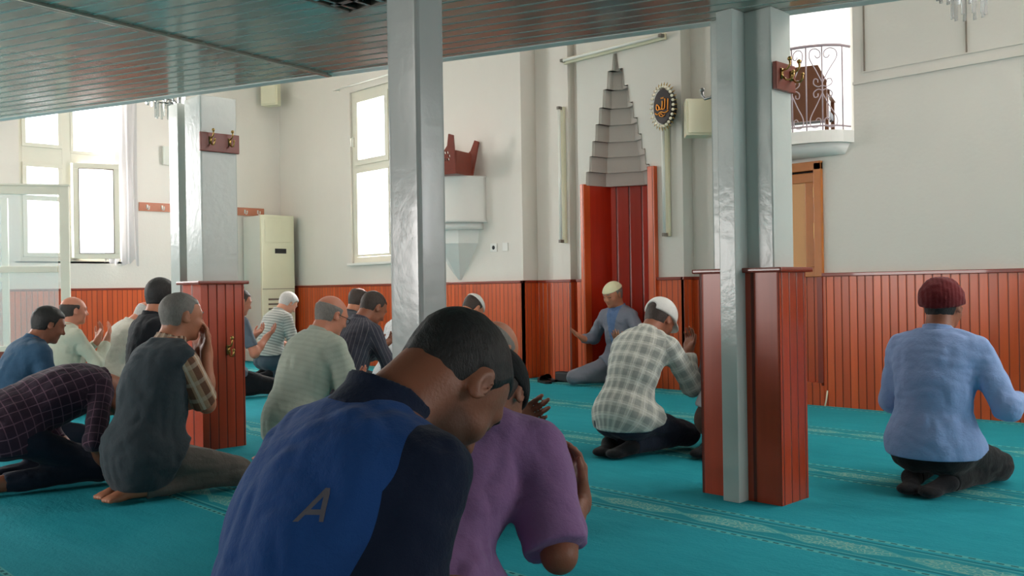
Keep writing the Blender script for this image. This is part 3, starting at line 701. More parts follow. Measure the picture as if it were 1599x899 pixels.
for i in range(1, NB, 2):
    uc = ub[i]; hw = ub[1] - ub[0]
    def S(pts, r=.0042):
        sm = []
        P = pts
        for j in range(len(P) - 1):
            p0, p1, p2, p3 = [Vector((q[0], q[1], 0)) for q in (P[max(j - 1, 0)], P[j], P[j + 1], P[min(j + 2, len(P) - 1)])]
            for k in range(5):
                t_ = k / 5; sm.append(.5 * ((2 * p1) + (-p0 + p2) * t_ + (2 * p0 - 5 * p1 + 4 * p2 - p3) * t_ * t_ + (-p0 + 3 * p1 - 3 * p2 + p3) * t_ ** 3))
        sm.append(Vector((P[-1][0], P[-1][1], 0)))
        b.tube([bp(uc + q.x * hw, q.y * RH) for q in sm], r, 6)
    for s in (-1, 1):
        for fl in (0, 1):
            zz = (lambda z: 1 - z) if fl else (lambda z: z)
            # large heart lobe with curled tip
            S([(s * .0, zz(.56)), (s * .35, zz(.70)), (s * .75, zz(.85)), (s * .72, zz(.94)), (s * .42, zz(.965)), (s * .14, zz(.93)), (s * .12, zz(.87)), (s * .3, zz(.855)), (s * .42, zz(.885))])
            # small c-scroll
            S([(s * .0, zz(.53)), (s * .25, zz(.515)), (s * .52, zz(.55)), (s * .48, zz(.605)), (s * .28, zz(.60)), (s * .26, zz(.565))])
b.obj('scroll', M['iron'], railing)
# armchair behind the railing
ch = thing('armchair', (-4.06, 7.50, BZ0 - .01), 'brown wooden armchair with dark seat behind the balcony railing', 'chair', R(200)); ch.scale = (.85, .85, .78)
B().box(-.27, .27, -.25, .25, .36, .44).obj('seat', M['chair_pad'], ch, bevel=.02)
b = B(); b.prism([(-.27, 0), (.27, 0), (.27, .42), (.19, .60), (-.19, .60), (-.27, .42)], .25, .30, Matrix.Translation((0, 0, .30)) @ MZ); b.obj('backrest', M['chair_wood'], ch, bevel=.01)
for sx in (-1, 1):
    B().box(sx * .27 - .025, sx * .27 + .025, -.26, .26, .58, .63).obj('armrest', M['chair_wood'], ch, bevel=.012)
    for sy in (-1, 1): B().box(sx * .26 - .02, sx * .26 + .02, sy * .24 - .02, sy * .24 + .02, 0, .59).obj('leg', M['chair_wood'], ch, bevel=.005)

# ------------------------------------------------------------------ chandeliers
def chandelier(loc, label, rz):
    t = thing('chandelier', loc, label, 'chandelier', rz)
    B().tube([(0, 0, .52), (0, 0, HZ - loc[2] - .05)], .008).obj('chain', M['brass'], t); B().lathe([(.0, 0), (.09, .0), (.09, -.03), (.0, -.05)], (0, 0, HZ - loc[2]), 20).obj('ceiling_rose', M['brass'], t)
    tiers = ((.08, .0, 10), (.15, .11, 16), (.22, .22, 22), (.29, .34, 28))
    for r, z, n in tiers:
        b = B(); b.tube([(r * math.cos(2 * PI * i / 24), r * math.sin(2 * PI * i / 24), z + .14) for i in range(24)], .007, 6, closed=True); b.obj('ring', M['steel'], t)
        b = B()
        for i in range(n):
            a = 2 * PI * i / n; c = (r * math.cos(a), r * math.sin(a))
            b.prism([(c[0] + .012 * math.cos(q), c[1] + .012 * math.sin(q)) for q in (0, 2.1, 4.2)], z, z + .13)
        b.obj('crystal_tier', M['crystal'], t)
    return t
chandelier((-7.60, 3.34, 2.42), 'tiered crystal chandelier beside the top of the left pillar', 0)
chandelier((-1.86, 5.22, 2.36), 'crystal chandelier cut off by the top right of the picture', .3)

# ------------------------------------------------------------------ things on the floor by the mihrab
sh = thing('slipper', (-6.53, 6.80, 0), 'black slipper lying on the carpet left of the mihrab', 'shoe', R(70), 'black slippers by the mihrab')
def slipper(b, x):
    prof = [(-.035, -.13), (-.045, -.02), (-.05, .08), (-.03, .14), (0, .155), (.03, .14), (.045, .08), (.038, -.02), (.035, -.13), (0, -.145)]
    b.prism([(x + p[0], p[1]) for p in prof], 0, .025)
b = B(); slipper(b, 0); b.obj('sole', M['shoe'], sh, bevel=.005)
b = B(); rr = []
for j in range(7):
    y = .02 + j * .02; rr.append([b.bm.verts.new((.05 * math.cos(PI * k / 8) * (1 - .03 * j * j * .3), y, .02 + .055 * (1 - j * .09) * math.sin(PI * k / 8))) for k in range(9)])
for a, c in zip(rr, rr[1:]):
    for k in range(8): b.bm.faces.new((a[k], a[k + 1], c[k + 1], c[k])).smooth = True
b.bm.faces.new(rr[-1]); b.obj('upper', M['shoe'], sh)
c2 = sh.copy(); COL.objects.link(c2); c2['label'] = 'black slipper nearer the kneeling men, in front of the other slipper by the mihrab'; sh['label'] = 'black slipper against the boarding, behind the other slipper by the mihrab'; c2.location = (-6.45, 6.66, 0); c2.rotation_euler.z = R(62)
for chd in list(sh.children):
    k2 = chd.copy(); COL.objects.link(k2); k2.parent = c2
bg_ = B()
bg_.prism([(-.17, -.05), (.17, -.05), (.19, .0), (.16, .06), (-.16, .06), (-.19, 0)], 0, .10)
tag(bg_.obj('cloth_bag', M['chair_pad'], bevel=.02, seg=3, smooth=True), 'dark flat bag lying against the boarding left of the mihrab', 'bag').location = (-6.28, 6.86, 0)
# ------------------------------------------------------------------ people: continuous surfaces grown from blended limb volumes
F32 = np.float32
_LAT = rng.random((32, 32, 32)).astype(F32)
def vnoise(P):
    i = np.floor(P).astype(np.int32); f = (P - i).astype(F32); f = f * f * (3 - 2 * f)
    x0, y0, z0 = (i[..., a] & 31 for a in range(3)); x1, y1, z1 = (x0 + 1) & 31, (y0 + 1) & 31, (z0 + 1) & 31
    fx, fy, fz = f[..., 0], f[..., 1], f[..., 2]
    a = _LAT[x0, y0, z0] * (1 - fx) + _LAT[x1, y0, z0] * fx; b = _LAT[x0, y1, z0] * (1 - fx) + _LAT[x1, y1, z0] * fx
    c = _LAT[x0, y0, z1] * (1 - fx) + _LAT[x1, y0, z1] * fx; d = _LAT[x0, y1, z1] * (1 - fx) + _LAT[x1, y1, z1] * fx
    return (a * (1 - fy) + b * fy) * (1 - fz) + (c * (1 - fy) + d * fy) * fz
def smin(a, b, k):
    h = np.maximum(k - np.abs(a - b), 0) / k
    return np.minimum(a, b) - h * h * k * .25
def smax(a, b, k): return -smin(-a, -b, k)
def V(*a): return np.array(a, dtype=float)
def nrm(v): v = np.asarray(v, float); return v / (np.linalg.norm(v) + 1e-9)
def dcap(P, a, b, ra, rb):
    ab = b - a; t = np.clip(((P - a) @ ab) / (ab @ ab + 1e-9), 0, 1)
    q = P - a - t[..., None] * ab
    return np.sqrt((q * q).sum(-1)) - (ra + (rb - ra) * t)
def dell(P, c, r, Rm=None):
    q = P - c
    if Rm is not None: q = q @ Rm
    k0 = np.sqrt(((q / r) ** 2).sum(-1)); k1 = np.sqrt(((q / (r * r)) ** 2).sum(-1)) + 1e-6
    return k0 * (k0 - 1) / k1
def rotx(a): c, s = math.cos(a), math.sin(a); return np.array([[1, 0, 0], [0, c, -s], [0, s, c]])
def roty(a): c, s = math.cos(a), math.sin(a); return np.array([[c, 0, s], [0, 1, 0], [-s, 0, c]])
def rotz(a): c, s = math.cos(a), math.sin(a); return np.array([[c, -s, 0], [s, c, 0], [0, 0, 1]])
class Prim:
    def __init__(s, lo, hi, fn, k=.03, lab=0, seg=None, op='add'):
        s.lo, s.hi, s.fn, s.k, s.lab, s.seg, s.op = np.asarray(lo), np.asarray(hi), fn, k, lab, seg, op
def cap(a, b, ra, rb, k=.03, lab=0, clips=(), op='add'):
    a, b = np.asarray(a, float), np.asarray(b, float); r = max(ra, rb)
    def fn(P):
        d = dcap(P, a, b, ra, rb)
        for n, c in clips: d = smax(d, (P - c) @ n, .006)
        return d
    return Prim(np.minimum(a, b) - r, np.maximum(a, b) + r, fn, k, lab, (a, b), op)
def ellp(c, r, Rm=None, k=.03, lab=0, clips=(), op='add'):
    c, r = np.asarray(c, float), np.asarray(r, float)
    if Rm is None: e = r
    else: e = np.sqrt(((Rm * r[None, :]) ** 2).sum(1))
    def fn(P):
        d = dell(P, c, r, Rm)
        for n, cc in clips: d = smax(d, (P - cc) @ n, .006)
        return d
    return Prim(c - e, c + e, fn, k, lab, None, op)
def grow(prims, h, cuts=(), noise=None, name='m'):
    adds = [p for p in prims if p.op == 'add']
    lo = np.min([p.lo for p in adds], 0) - 4 * h - .012; hi = np.max([p.hi for p in adds], 0) + 4 * h + .012
    n = np.ceil((hi - lo) / h).astype(int) + 1
    F = np.full(n, .07, F32); ax = [(lo[i] + h * np.arange(n[i])) for i in range(3)]
    for p in prims:
        m = p.k + 2 * h + .01
        s = [slice(max(0, int((p.lo[i] - m - lo[i]) / h)), min(n[i], int((p.hi[i] + m - lo[i]) / h) + 2)) for i in range(3)]
        X, Y, Z = np.meshgrid(ax[0][s[0]], ax[1][s[1]], ax[2][s[2]], indexing='ij'); P = np.stack((X, Y, Z), -1)
        d = p.fn(P); sl = tuple(s)
        F[sl] = smin(F[sl], d, p.k) if p.op == 'add' else smax(F[sl], -d, p.k)
    if noise is not None or cuts:
        idx = np.nonzero(np.abs(F) < .05); P = np.stack([ax[i][idx[i]] for i in range(3)], -1); v = F[idx]
        if noise is not None: v = v + noise(P)
        for c in cuts: v = smax(v, c(P), .006)
        F[idx] = v
        if cuts:
            idx = np.nonzero(F <= -.0499); P = np.stack([ax[i][idx[i]] for i in range(3)], -1); v = F[idx]
            for c in cuts: v = np.maximum(v, c(P))
            F[idx] = v
    F[0], F[-1], F[:, 0], F[:, -1], F[:, :, 0], F[:, :, -1] = (.07,) * 6
    ins = F < 0
    cnt = np.zeros(n - 1, np.int8)
    for dx in (0, 1):
        for dy in (0, 1):
            for dz in (0, 1): cnt += ins[dx:n[0] - 1 + dx, dy:n[1] - 1 + dy, dz:n[2] - 1 + dz]
    act = np.nonzero((cnt > 0) & (cnt < 8)); I = np.stack(act, -1); nv = len(I)
    vid = np.full(n - 1, -1, np.int32); vid[act] = np.arange(nv)
    acc = np.zeros((nv, 3)); ct = np.zeros(nv)
    C8 = [(0, 0, 0), (1, 0, 0), (0, 1, 0), (1, 1, 0), (0, 0, 1), (1, 0, 1), (0, 1, 1), (1, 1, 1)]
    fv = [F[I[:, 0] + c[0], I[:, 1] + c[1], I[:, 2] + c[2]] for c in C8]
    for a in range(8):
        for ax_i, bit in enumerate((1, 2, 4)):
            if a & bit: continue
            b = a | bit; fa, fb = fv[a], fv[b]; mk = (fa < 0) != (fb < 0); t = fa[mk] / (fa[mk] - fb[mk] + 1e-12)
            p = np.tile(np.array(C8[a], float), (mk.sum(), 1)); p[:, ax_i] += t; acc[mk] += p; ct[mk] += 1
    co = lo + h * (I + acc / ct[:, None])
    quads = []
    for a in range(3):
        s0 = [slice(None)] * 3; s1 = [slice(None)] * 3; s0[a] = slice(0, -1); s1[a] = slice(1, None)
        ch = ins[tuple(s0)] != ins[tuple(s1)]; J = np.stack(np.nonzero(ch), -1)
        b, c = (a + 1) % 3, (a + 2) % 3
        J = J[(J[:, b] > 0) & (J[:, c] > 0) & (J[:, b] < n[b] - 1) & (J[:, c] < n[c] - 1)]
        def cell(db, dc): K = J.copy(); K[:, b] -= db; K[:, c] -= dc; return vid[K[:, 0], K[:, 1], K[:, 2]]
        q = np.stack((cell(1, 1), cell(0, 1), cell(0, 0), cell(1, 0)), -1)
        flip = ~ins[J[:, 0], J[:, 1], J[:, 2]]; q[flip] = q[flip][:, ::-1]; quads.append(q)
    Q = np.concatenate(quads); Q = Q[(Q >= 0).all(1)]
    # one gentle relaxation to remove grid stepping
    s = np.zeros((nv, 3)); w = np.zeros(nv)
    for k in range(4):
        np.add.at(s, Q[:, k], co[Q[:, (k + 1) % 4]]); np.add.at(w, Q[:, k], 1)
    ok = w > 0; co[ok] = co[ok] * .5 + .5 * s[ok] / w[ok, None]
    me = bpy.data.meshes.new(name); me.vertices.add(nv); me.vertices.foreach_set('co', co.astype(F32).ravel())
    nf = len(Q); me.loops.add(nf * 4); me.loops.foreach_set('vertex_index', Q.astype(np.int32).ravel())
    me.polygons.add(nf); me.polygons.foreach_set('loop_start', np.arange(0, nf * 4, 4, dtype=np.int32)); me.polygons.foreach_set('loop_total', np.full(nf, 4, np.int32))
    me.polygons.foreach_set('use_smooth', np.ones(nf, bool)); me.update(calc_edges=True); me.validate()
    return me, co
def fattr(me, name, arr):
    a = me.attributes.new(name, 'FLOAT', 'POINT'); a.data.foreach_set('value', np.asarray(arr, F32))

# ---- head in its own frame: +y face, +z crown, origin between the ears
def head_sdf(q, jaw=1.0, nose=1.0):
    x = np.abs(q[..., 0]); Qm = np.stack((x, q[..., 1], q[..., 2]), -1)
    d = dell(q, V(0, -.014, .034), V(.076, .098, .086))
    d = smin(d, dell(q, V(0, .030, -.004), V(.063, .066, .092)), .03)
    d = smin(d, dell(q, V(0, .040, -.062), V(.052 * jaw, .046, .042)), .03)
    d = smin(d, dell(q, V(0, .074, -.088), V(.024, .020, .018)), .02)
    d = smin(d, dell(Qm, V(.040, .062, -.022), V(.024, .024, .024)), .02)
    d = smin(d, dcap(Qm, V(.046, .074, .028), V(.0, .086, .030), .010, .012), .015)
    d = smax(d, -dell(Qm, V(.031, .103, .010), V(.017, .016, .013)), .012)
    d = smin(d, dell(Qm, V(.031, .079, .009), V(.015, .014, .012)), .006)
    d = smin(d, dcap(q, V(0, .088, .018), V(0, .112 * nose, -.020), .008, .0125), .012)
    d = smin(d, dell(Qm, V(.011, .098 * nose, -.026), V(.009, .011, .008)), .006)
    d = smin(d, dcap(Qm, V(.0, .094, -.049), V(.019, .084, -.051), .0065, .004), .006)
    d = smin(d, dcap(Qm, V(.0, .092, -.061), V(.017, .083, -.059), .0075, .004), .006)
    d = smax(d, -dcap(Qm, V(.0, .104, -.055), V(.022, .092, -.055), .0028, .002), .004)
    Re = rotz(R(-22)) @ rotx(R(10))
    e = dell(Qm, V(.081, -.008, .000), V(.007, .019, .032), Re)
    e = smax(e, -dell(Qm, V(.091, -.004, .004), V(.009, .011, .019), Re), .006)
    d = smin(d, e, .008)
    d = smin(d, dcap(q, V(0, -.030, -.02), V(0, -.022, -.10), .058, .058), .03)
    return d
# ---- hand: +y along the fingers, +z out of the palm, +x towards the thumb
FX = (.027, .009, -.010, -.028); FL = (.070, .079, .073, .057); FR = (.0088, .0092, .0088, .0076)
def hand_prims(W, Rm, curl, spread, sc, thick=1.0):
    """Rm columns: x(thumb side), y(fingers), z(palm)"""
    out = []; T_ = lambda v: W + Rm @ (np.asarray(v, float) * sc)
    def c(a, b, ra, rb, k): out.append(cap(T_(a), T_(b), ra * sc * thick, rb * sc * thick, k * sc, 9))
    c((0, -.03, 0), (0, .012, 0), .026, .027, .02)
    for i in range(4): c((FX[i] * .55, .012, 0), (FX[i], .078 - abs(i - 1) * .004, -.002), .015, .0125, .014)
    c((.018, .015, .006), (.030, .045, .010), .017, .014, .014)
    c((-.018, .012, .004), (-.026, .05, .006), .014, .012, .012)
    for i in range(4):
        p = np.array((FX[i], .082 - abs(i - 1) * .004, -.002)); a = 0; L = FL[i]; sp = (1.5 - i) * spread
        ci = curl[i] if isinstance(curl, (list, tuple)) else curl
        for sg, fr in ((0, .45), (1, .31), (2, .24)):
            a += ci * (1.0, 1.15, .8)[sg]
            dvec = np.array((math.sin(sp) * math.cos(a), math.cos(sp) * math.cos(a), math.sin(a)))
            q = p + dvec * L * fr
            out.append(cap(T_(p), T_(q), (FR[i] - .0007 * sg) * sc * thick, (FR[i] - .0007 * (sg + 1)) * sc * thick, .0045 * sc, 9)); p = q
    p0, p1, p2, p3 = (.028, .028, .006), (.050, .052, .016), (.060, .078, .022), (.062, .098, .026)
    c(p0, p1, .0135, .0115, .010); c(p1, p2, .0110, .0098, .005); c(p2, p3, .0096, .0080, .005)
    return out

def ik(S, Wt, L1, L2, pole):
    d = Wt - S; D = np.linalg.norm(d)
    if D > (L1 + L2) * .985: Wt = S + d / D * (L1 + L2) * .985; d = Wt - S; D = np.linalg.norm(d)
    if D < abs(L1 - L2) + .05: D = abs(L1 - L2) + .05
    u = d / (np.linalg.norm(d) + 1e-9); a = (L1 * L1 - L2 * L2 + D * D) / (2 * D); hgt = math.sqrt(max(L1 * L1 - a * a, 0))
    p = np.asarray(pole, float); p = nrm(p - u * (p @ u)); return S + u * a + p * hgt, Wt

# ---- materials for skin and cloth
def skin_mat(name, c, hairdark=(.03, .025, .02, 1), red=1.0):
    t = NT(name); v = coords(t); f = t.noise(v, 22, 4); f2 = t.noise(v, 6, 2)
    col = t.mix(t.math('MULTIPLY', f, .35), c, tuple(x * .72 for x in c[:3]) + (1,)); col = t.mix(t.math('MULTIPLY', f2, .3), col, (min(1, c[0] * 1.12), c[1] * .82, c[2] * .76, 1))
    for an, cc, st in (('stubble', tuple(x * .35 for x in c[:3]) + (1,), .8), ('lash', hairdark, .9), ('lip', (c[0] * .8, c[1] * .5, c[2] * .5, 1), .6)):
        at = t.n('ShaderNodeAttribute'); at.attribute_name = an
        col = t.mix(t.math('MULTIPLY', at.outputs['Fac'], st), col, cc)
    t.l(col, t.b.inputs['Base Color']); t.set(Roughness=.5, Subsurface_Weight=.08, Subsurface_Scale=.02); t.b.inputs['Subsurface Radius'].default_value = (1, .35, .2)
    t.bump(t.noise(v, 140, 3), .0012, .6); return t.m
def hair_mat(name, c, rough=.6):
    t = NT(name); v = coords(t, (1, 1, .35)); f = t.noise(v, 160, 3, .7)
    t.l(t.mix(f, tuple(x * .5 for x in c[:3]) + (1,), tuple(min(1, x * 1.35) for x in c[:3]) + (1,)), t.b.inputs['Base Color']); t.set(Roughness=rough)
    t.bump(f, .004, .8); return t.m
def cloth_mat(name, kind, c1, c2=None, c3=None, p=.05, rough=.85, sheen=.1, q=None):
    t = NT(name); at = t.n('ShaderNodeAttribute'); at.attribute_name = 'cuv'; sp = t.n('ShaderNodeSeparateXYZ'); t.l(at.outputs['Vector'], sp.inputs[0])
    u, w = sp.outputs[0], sp.outputs[1]; v = coords(t)
    n1 = t.noise(v, 5, 3)
    base = t.mix(t.math('MULTIPLY', n1, .3), c1, tuple(x * .82 for x in c1[:3]) + (1,))
    def band(s, per, duty, ph=0.0): return t.math('LESS_THAN', t.math('FRACT', t.math('ADD', t.math('DIVIDE', s, per), ph)), duty)
    if kind == 'plaid':
        a = band(u, p, .5); b = band(w, p * 1.05, .5)
        base = t.mix(t.math('MULTIPLY', t.math('ADD', a, b), .42), base, c2)
        if c3: base = t.mix(t.math('MULTIPLY', t.math('MAXIMUM', band(u, p, .07, .25), band(w, p * 1.05, .07, .25)), .75), base, c3)
    elif kind == 'grid':
        base = t.mix(t.math('MULTIPLY', t.math('MAXIMUM', band(u, p, .10), band(w, p, .10)), .55), base, c2)
    elif kind == 'hstripe':
        base = t.mix(t.math('MULTIPLY', band(w, p, .42), .8), base, c2)
    elif kind == 'vstripe':
        base = t.mix(t.math('MULTIPLY', band(u, p, .12), .75), base, c2)
    elif kind == 'bold':
        base = t.mix(t.math('MULTIPLY', band(u, p, .42), .85), base, c2); base = t.mix(t.math('MULTIPLY', band(u, p, .16, .3), .8), base, c3)
        base = t.mix(t.math('MULTIPLY', band(w, p * 1.3, .25), .35), base, c3)
    elif kind == 'print':
        nn = t.noise(v, 32, 4, .7); base = t.mix(t.math('GREATER_THAN', nn, .6), base, c2)
    elif kind == 'yoke':      # royal blue back panel, navy collar, sleeves and lower band
        s3 = t.n('ShaderNodeAttribute'); s3.attribute_name = 'zone'
        base = t.mix(t.math('GREATER_THAN', s3.outputs['Fac'], .5), base, c2)
    t.l(base, t.b.inputs['Base Color']); t.set(Roughness=rough, Sheen_Weight=sheen)
    t.b.inputs['Specular IOR Level'].default_value = .25
    tw = t.math('ADD', t.noise(v, 28, 5, .6), t.math('MULTIPLY', t.noise(v, 420, 2), .12)); t.bump(tw, .010, .55); return t.m

def make_person(sp):
    g = sp.get
    s = g('s', 1.0); fat = g('fat', 0.0); lean = R(g('lean', 12)); nod = R(g('nod', 15)); yaw = R(g('yaw', 0)); tilt = R(g('tilt', 0)); twist = R(g('twist', 0)); slump = R(g('slump', 10))
    hb, hc = g('hb', .0065), g('hc', .0085); wid = g('wide', 1.0)
    ps = g('pose', 'kneel')
    def dr(a): return V(0, math.sin(a), math.cos(a))
    P0 = V(0, g('py', -.02), g('pz', .225)) * s
    Lb = P0 + dr(lean * .7) * .17 * s; Ch = Lb + dr(lean) * .17 * s; N = Ch + dr(lean + slump) * .175 * s
    Rc = rotx(-(lean + slump * .5)) @ rotz(twist * 0)
    na = lean + slump + nod * .45
    Rh = rotz(yaw) @ rotx(-nod - lean * g('hl', .5)) @ roty(tilt)
    hs = s * g('hs', 1.0)
    Hc = N + dr(na) * .055 * s + Rh @ V(0, .022, .088) * hs
    SW = .175 * wid * s
    Sh = {}; El = {}; Wr = {}; HR = {}
    for sd in (-1, 1):
        Sh[sd] = N + Rc @ V(sd * SW, .0 + g('shf', .01), -.062) * s / 1.0 if False else N + Rc @ V(sd * SW, g('shf', .012) * s, -.062 * s)
        a = g('armR' if sd > 0 else 'armL', 'dua'); pole = V(sd * .6, -.55, -1)
        if a == 'dua': Wt, hd, pn = N + V(sd * .12, .26, -.20) * s, V(-sd * .12, .75, .6), V(-sd * .15, -.5, .85)
        elif a == 'lowdua': Wt, hd, pn = N + V(sd * .12, .27, -.30) * s, V(-sd * .1, .9, .35), V(-sd * .15, -.3, .95)
        elif a == 'highdua': Wt, hd, pn = N + V(sd * .10, .27, -.12) * s, V(-sd * .05, .3, .95), V(-sd * .1, -.95, .25)
        elif a == 'lap': Wt, hd, pn = N + V(sd * .12, .25, -.38) * s, V(-sd * .35, .9, -.25), V(0, -.1, -1)
        elif a == 'face': Wt, hd, pn = Hc + Rh @ V(sd * .035, .135, -.165) * s, nrm(Rh @ V(-sd * .1, -.12, 1)), Rh @ V(0, -1, -.1)
        else:
            Wt, hd, pn = V(*a[0]) * s, V(*a[1]), V(*a[2])
            if len(a) > 3: pole = V(*a[3])
        El[sd], Wr[sd] = ik(Sh[sd], Wt, .285 * s, .255 * s, pole)
        y = nrm(hd); z = nrm(pn - y * (pn @ y)); x = np.cross(y, z)
        if a and sd > 0: pass
        thumb = x if sd > 0 else x
        # right hand: thumb on -x of cross for palm-up; choose the side so that both hands are mirror images
        HR[sd] = np.stack((x if sd > 0 else x, y, z), 1)
        if sd < 0: HR[sd] = np.stack((-x, y, z), 1)
    legs = g('legs', 'kneel'); kn = {}; an = {}; hp = {}; ft = {}
    kw = g('kw', .15)
    for sd in (-1, 1):
        hp[sd] = P0 + V(sd * .09, 0, -.01) * s
        kn[sd] = V(sd * kw, .40, .085) * s + V(0, P0[1], 0); an[sd] = V(sd * .085, -.02, .06) * s + V(0, P0[1], 0); ft[sd] = V(sd * .05, g('toe', -.17), .035) * s + V(0, P0[1], 0)
        if sp.get('knee') and sd in sp['knee']: kn[sd] = V(*sp['knee'][sd][0]) * s; an[sd] = V(*sp['knee'][sd][1]) * s; ft[sd] = V(*sp['knee'][sd][2]) * s
    # ---- body
    B_ = []
    fx = fat * s
    def torso(o, lab=0):
        L = []
        L.append(ellp(P0 + V(0, 0, .01), V(.155 + fx * .5 + o, .115 + fx * .6 + o, .115 + o) * 1.0 * np.array([s, s, s]) if False else (V(.155, .115, .115) * s + V(fx * .5, fx * .6, 0) + o), rotx(-lean * .5), .06, lab))
        L.append(ellp(Lb + V(0, fx * .3, 0), V(.142, .105, .16) * s + V(fx, fx * 1.2, 0) + o, rotx(-lean * .8), .08, lab))
        L.append(ellp(Ch, V(.160 * wid, .112, .18) * s + V(fx * .6, fx * .6, 0) + o, Rc, .08, lab))
        up_ = N + Rc @ V(0, -.01, -.085) * s; sw = SW * .62
        L.append(cap(up_ + Rc @ V(-sw, 0, 0), up_ + Rc @ V(sw, 0, 0), .078 * s + o, .078 * s + o, .06, lab))
        for sd in (-1, 1): L.append(cap(N + Rc @ V(sd * .025, -.02, -.005) * s, Sh[sd] + Rc @ V(-sd * .03, -.005, .0) * s, .046 * s + o, .046 * s + o * .6, .04, lab))
        return L
    B_ += torso(-.004)
    B_.append(cap(N + Rc @ V(0, -.015, -.03) * s, Hc + Rh @ V(0, -.025, -.045) * hs, .060 * s * g('neck', 1), .057 * hs * g('neck', 1), .035))
    hj, hn = g('jaw', 1.0), g('nose', 1.0)
    def hf(P): return head_sdf(((P - Hc) @ Rh) / hs, hj, hn) * hs
    B_.append(Prim(Hc - .15 * hs, Hc + .15 * hs, hf, .012, 1))
    for sd in (-1, 1):
        ar = g('arm', 1.0)
        B_.append(cap(Sh[sd], El[sd], .046 * s * ar, .038 * s * ar, .04, 2)); B_.append(cap(El[sd], El[sd] + (Wr[sd] - El[sd]) * .45, .039 * s * ar, .037 * s * ar, .03, 2)); B_.append(cap(El[sd] + (Wr[sd] - El[sd]) * .4, Wr[sd], .037 * s * ar, .0265 * s, .02, 2))
        B_ += hand_prims(Wr[sd] + HR[sd][:, 1] * .012 * s, HR[sd], g('curl', .28) if not isinstance(g('curl', .28), dict) else g('curl')[sd], g('spread', .06), s * g('hand', 1.0))
        B_.append(cap(hp[sd], kn[sd], .082 * s, .055 * s, .04)); B_.append(cap(kn[sd], an[sd], .052 * s, .036 * s, .03))
        heel = an[sd] + V(0, -.02, .0) * s; toe = ft[sd]
        B_.append(cap(an[sd], heel + V(0, -.02, 0) * s, .036 * s, .034 * s, .02)); B_.append(cap(heel, toe, .034 * s, .026 * s, .02)); B_.append(ellp(toe + V(0, -.02, -.006) * s, V(.043, .045, .020) * s, None, .02))
        for k in range(5): B_.append(ellp(toe + V((k - 2) * .017, -.062 + abs(k - 1.5) * .006, -.012) * s, V(.009, .016, .011) * s, None, .005))
    me, co = grow(B_, hb, cuts=[lambda P: .004 - P[:, 2]], name='person')
    q = ((co - Hc) @ Rh) / hs; ax_ = np.abs(q[:, 0])
    inh = (np.abs(q) < .16).all(1)
    sx = lambda a, b, x: np.clip((x - a) / (b - a), 0, 1)
    stub = inh * sx(-.022, -.042, q[:, 2] + .25 * np.maximum(0, .03 - q[:, 1]) - .0) * sx(-.115, -.10, q[:, 2]) * sx(-.02, .012, q[:, 1]) * g('stubble', 0)
    fattr(me, 'stubble', stub)
    fattr(me, 'lash', inh * (np.abs(q[:, 2] - .004 + 3.0 * (ax_ - .031) ** 2 * 0) < .0038) * (np.abs(ax_ - .031) < .016) * (q[:, 1] > .07))
    fattr(me, 'lip', inh * (np.abs(q[:, 2] + .055) < .011) * (ax_ < .022) * (q[:, 1] > .08))
    skin = sp['skin']
    root = link('person', me, skin); tag(root, sp['label'], 'person', sp.get('group')); root.location = (*sp['at'], 0); root.rotation_euler = (0, 0, R(sp.get('rz', 0)))
    # ---- shirt
    def cuvs(me, co, prims):
        cand = [p for p in prims if p.op == 'add']; D = np.stack([p.fn(co) for p in cand], 0); best = D.argmin(0)
        uv = np.zeros((len(co), 3)); lc = (co - Ch) @ Rc
        uv[:, 0] = np.arctan2(lc[:, 0], -lc[:, 1] + .02) * .165 + 5; uv[:, 1] = lc[:, 2] + 5
        zone = np.zeros(len(co))
        for i, p in enumerate(cand):
            if p.lab in (2, 3):
                mk = best == i
                if not mk.any(): continue
                a, b = p.seg; d = nrm(b - a); e1 = nrm(np.cross(d, V(0.02, 1, .01))); e2 = np.cross(d, e1); r = co[mk] - a
                th = np.arctan2(r @ e2, r @ e1); uv[mk, 0] = th * .06 + 5; uv[mk, 1] = r @ d + (0 if p.lab == 2 else .285) + 5; zone[mk] = 1
        a = me.attributes.new('cuv', 'FLOAT_VECTOR', 'POINT'); a.data.foreach_set('vector', uv.astype(F32).ravel())
        tt = np.min([D[i] for i, p in enumerate(cand) if p.lab not in (2, 3)], 0) if any(p.lab not in (2, 3) for p in cand) else 9; ss = [D[i] for i, p in enumerate(cand) if p.lab in (2, 3)]
        return np.clip(.5 + (tt - np.min(ss, 0)) / .02, 0, 1) if ss else zone
    o = g('cloth', .014)
    Ps = torso(o)
    hem = g('hem', .17) * s; sl = g('sleeve', 'long')
    if not g('tucked', False): Ps.append(ellp(P0 + V(0, -.012, -.02), V(g('hipw', .195), .165, .23) * s + V(fx * .6, fx * .7, 0), rotx(-lean * .3), .05, 0))
    if legs == 'kneel' and g('thigh', True):
        for sd in (-1, 1):
            td = nrm(kn[sd] - hp[sd]); Ps.append(cap(hp[sd] + V(sd * .012, 0, .004), kn[sd], .106 * s, .098 * s, .05, 0, [(nrm(td + V(0, .0, -.25)), hp[sd] + td * .12 * s)]))
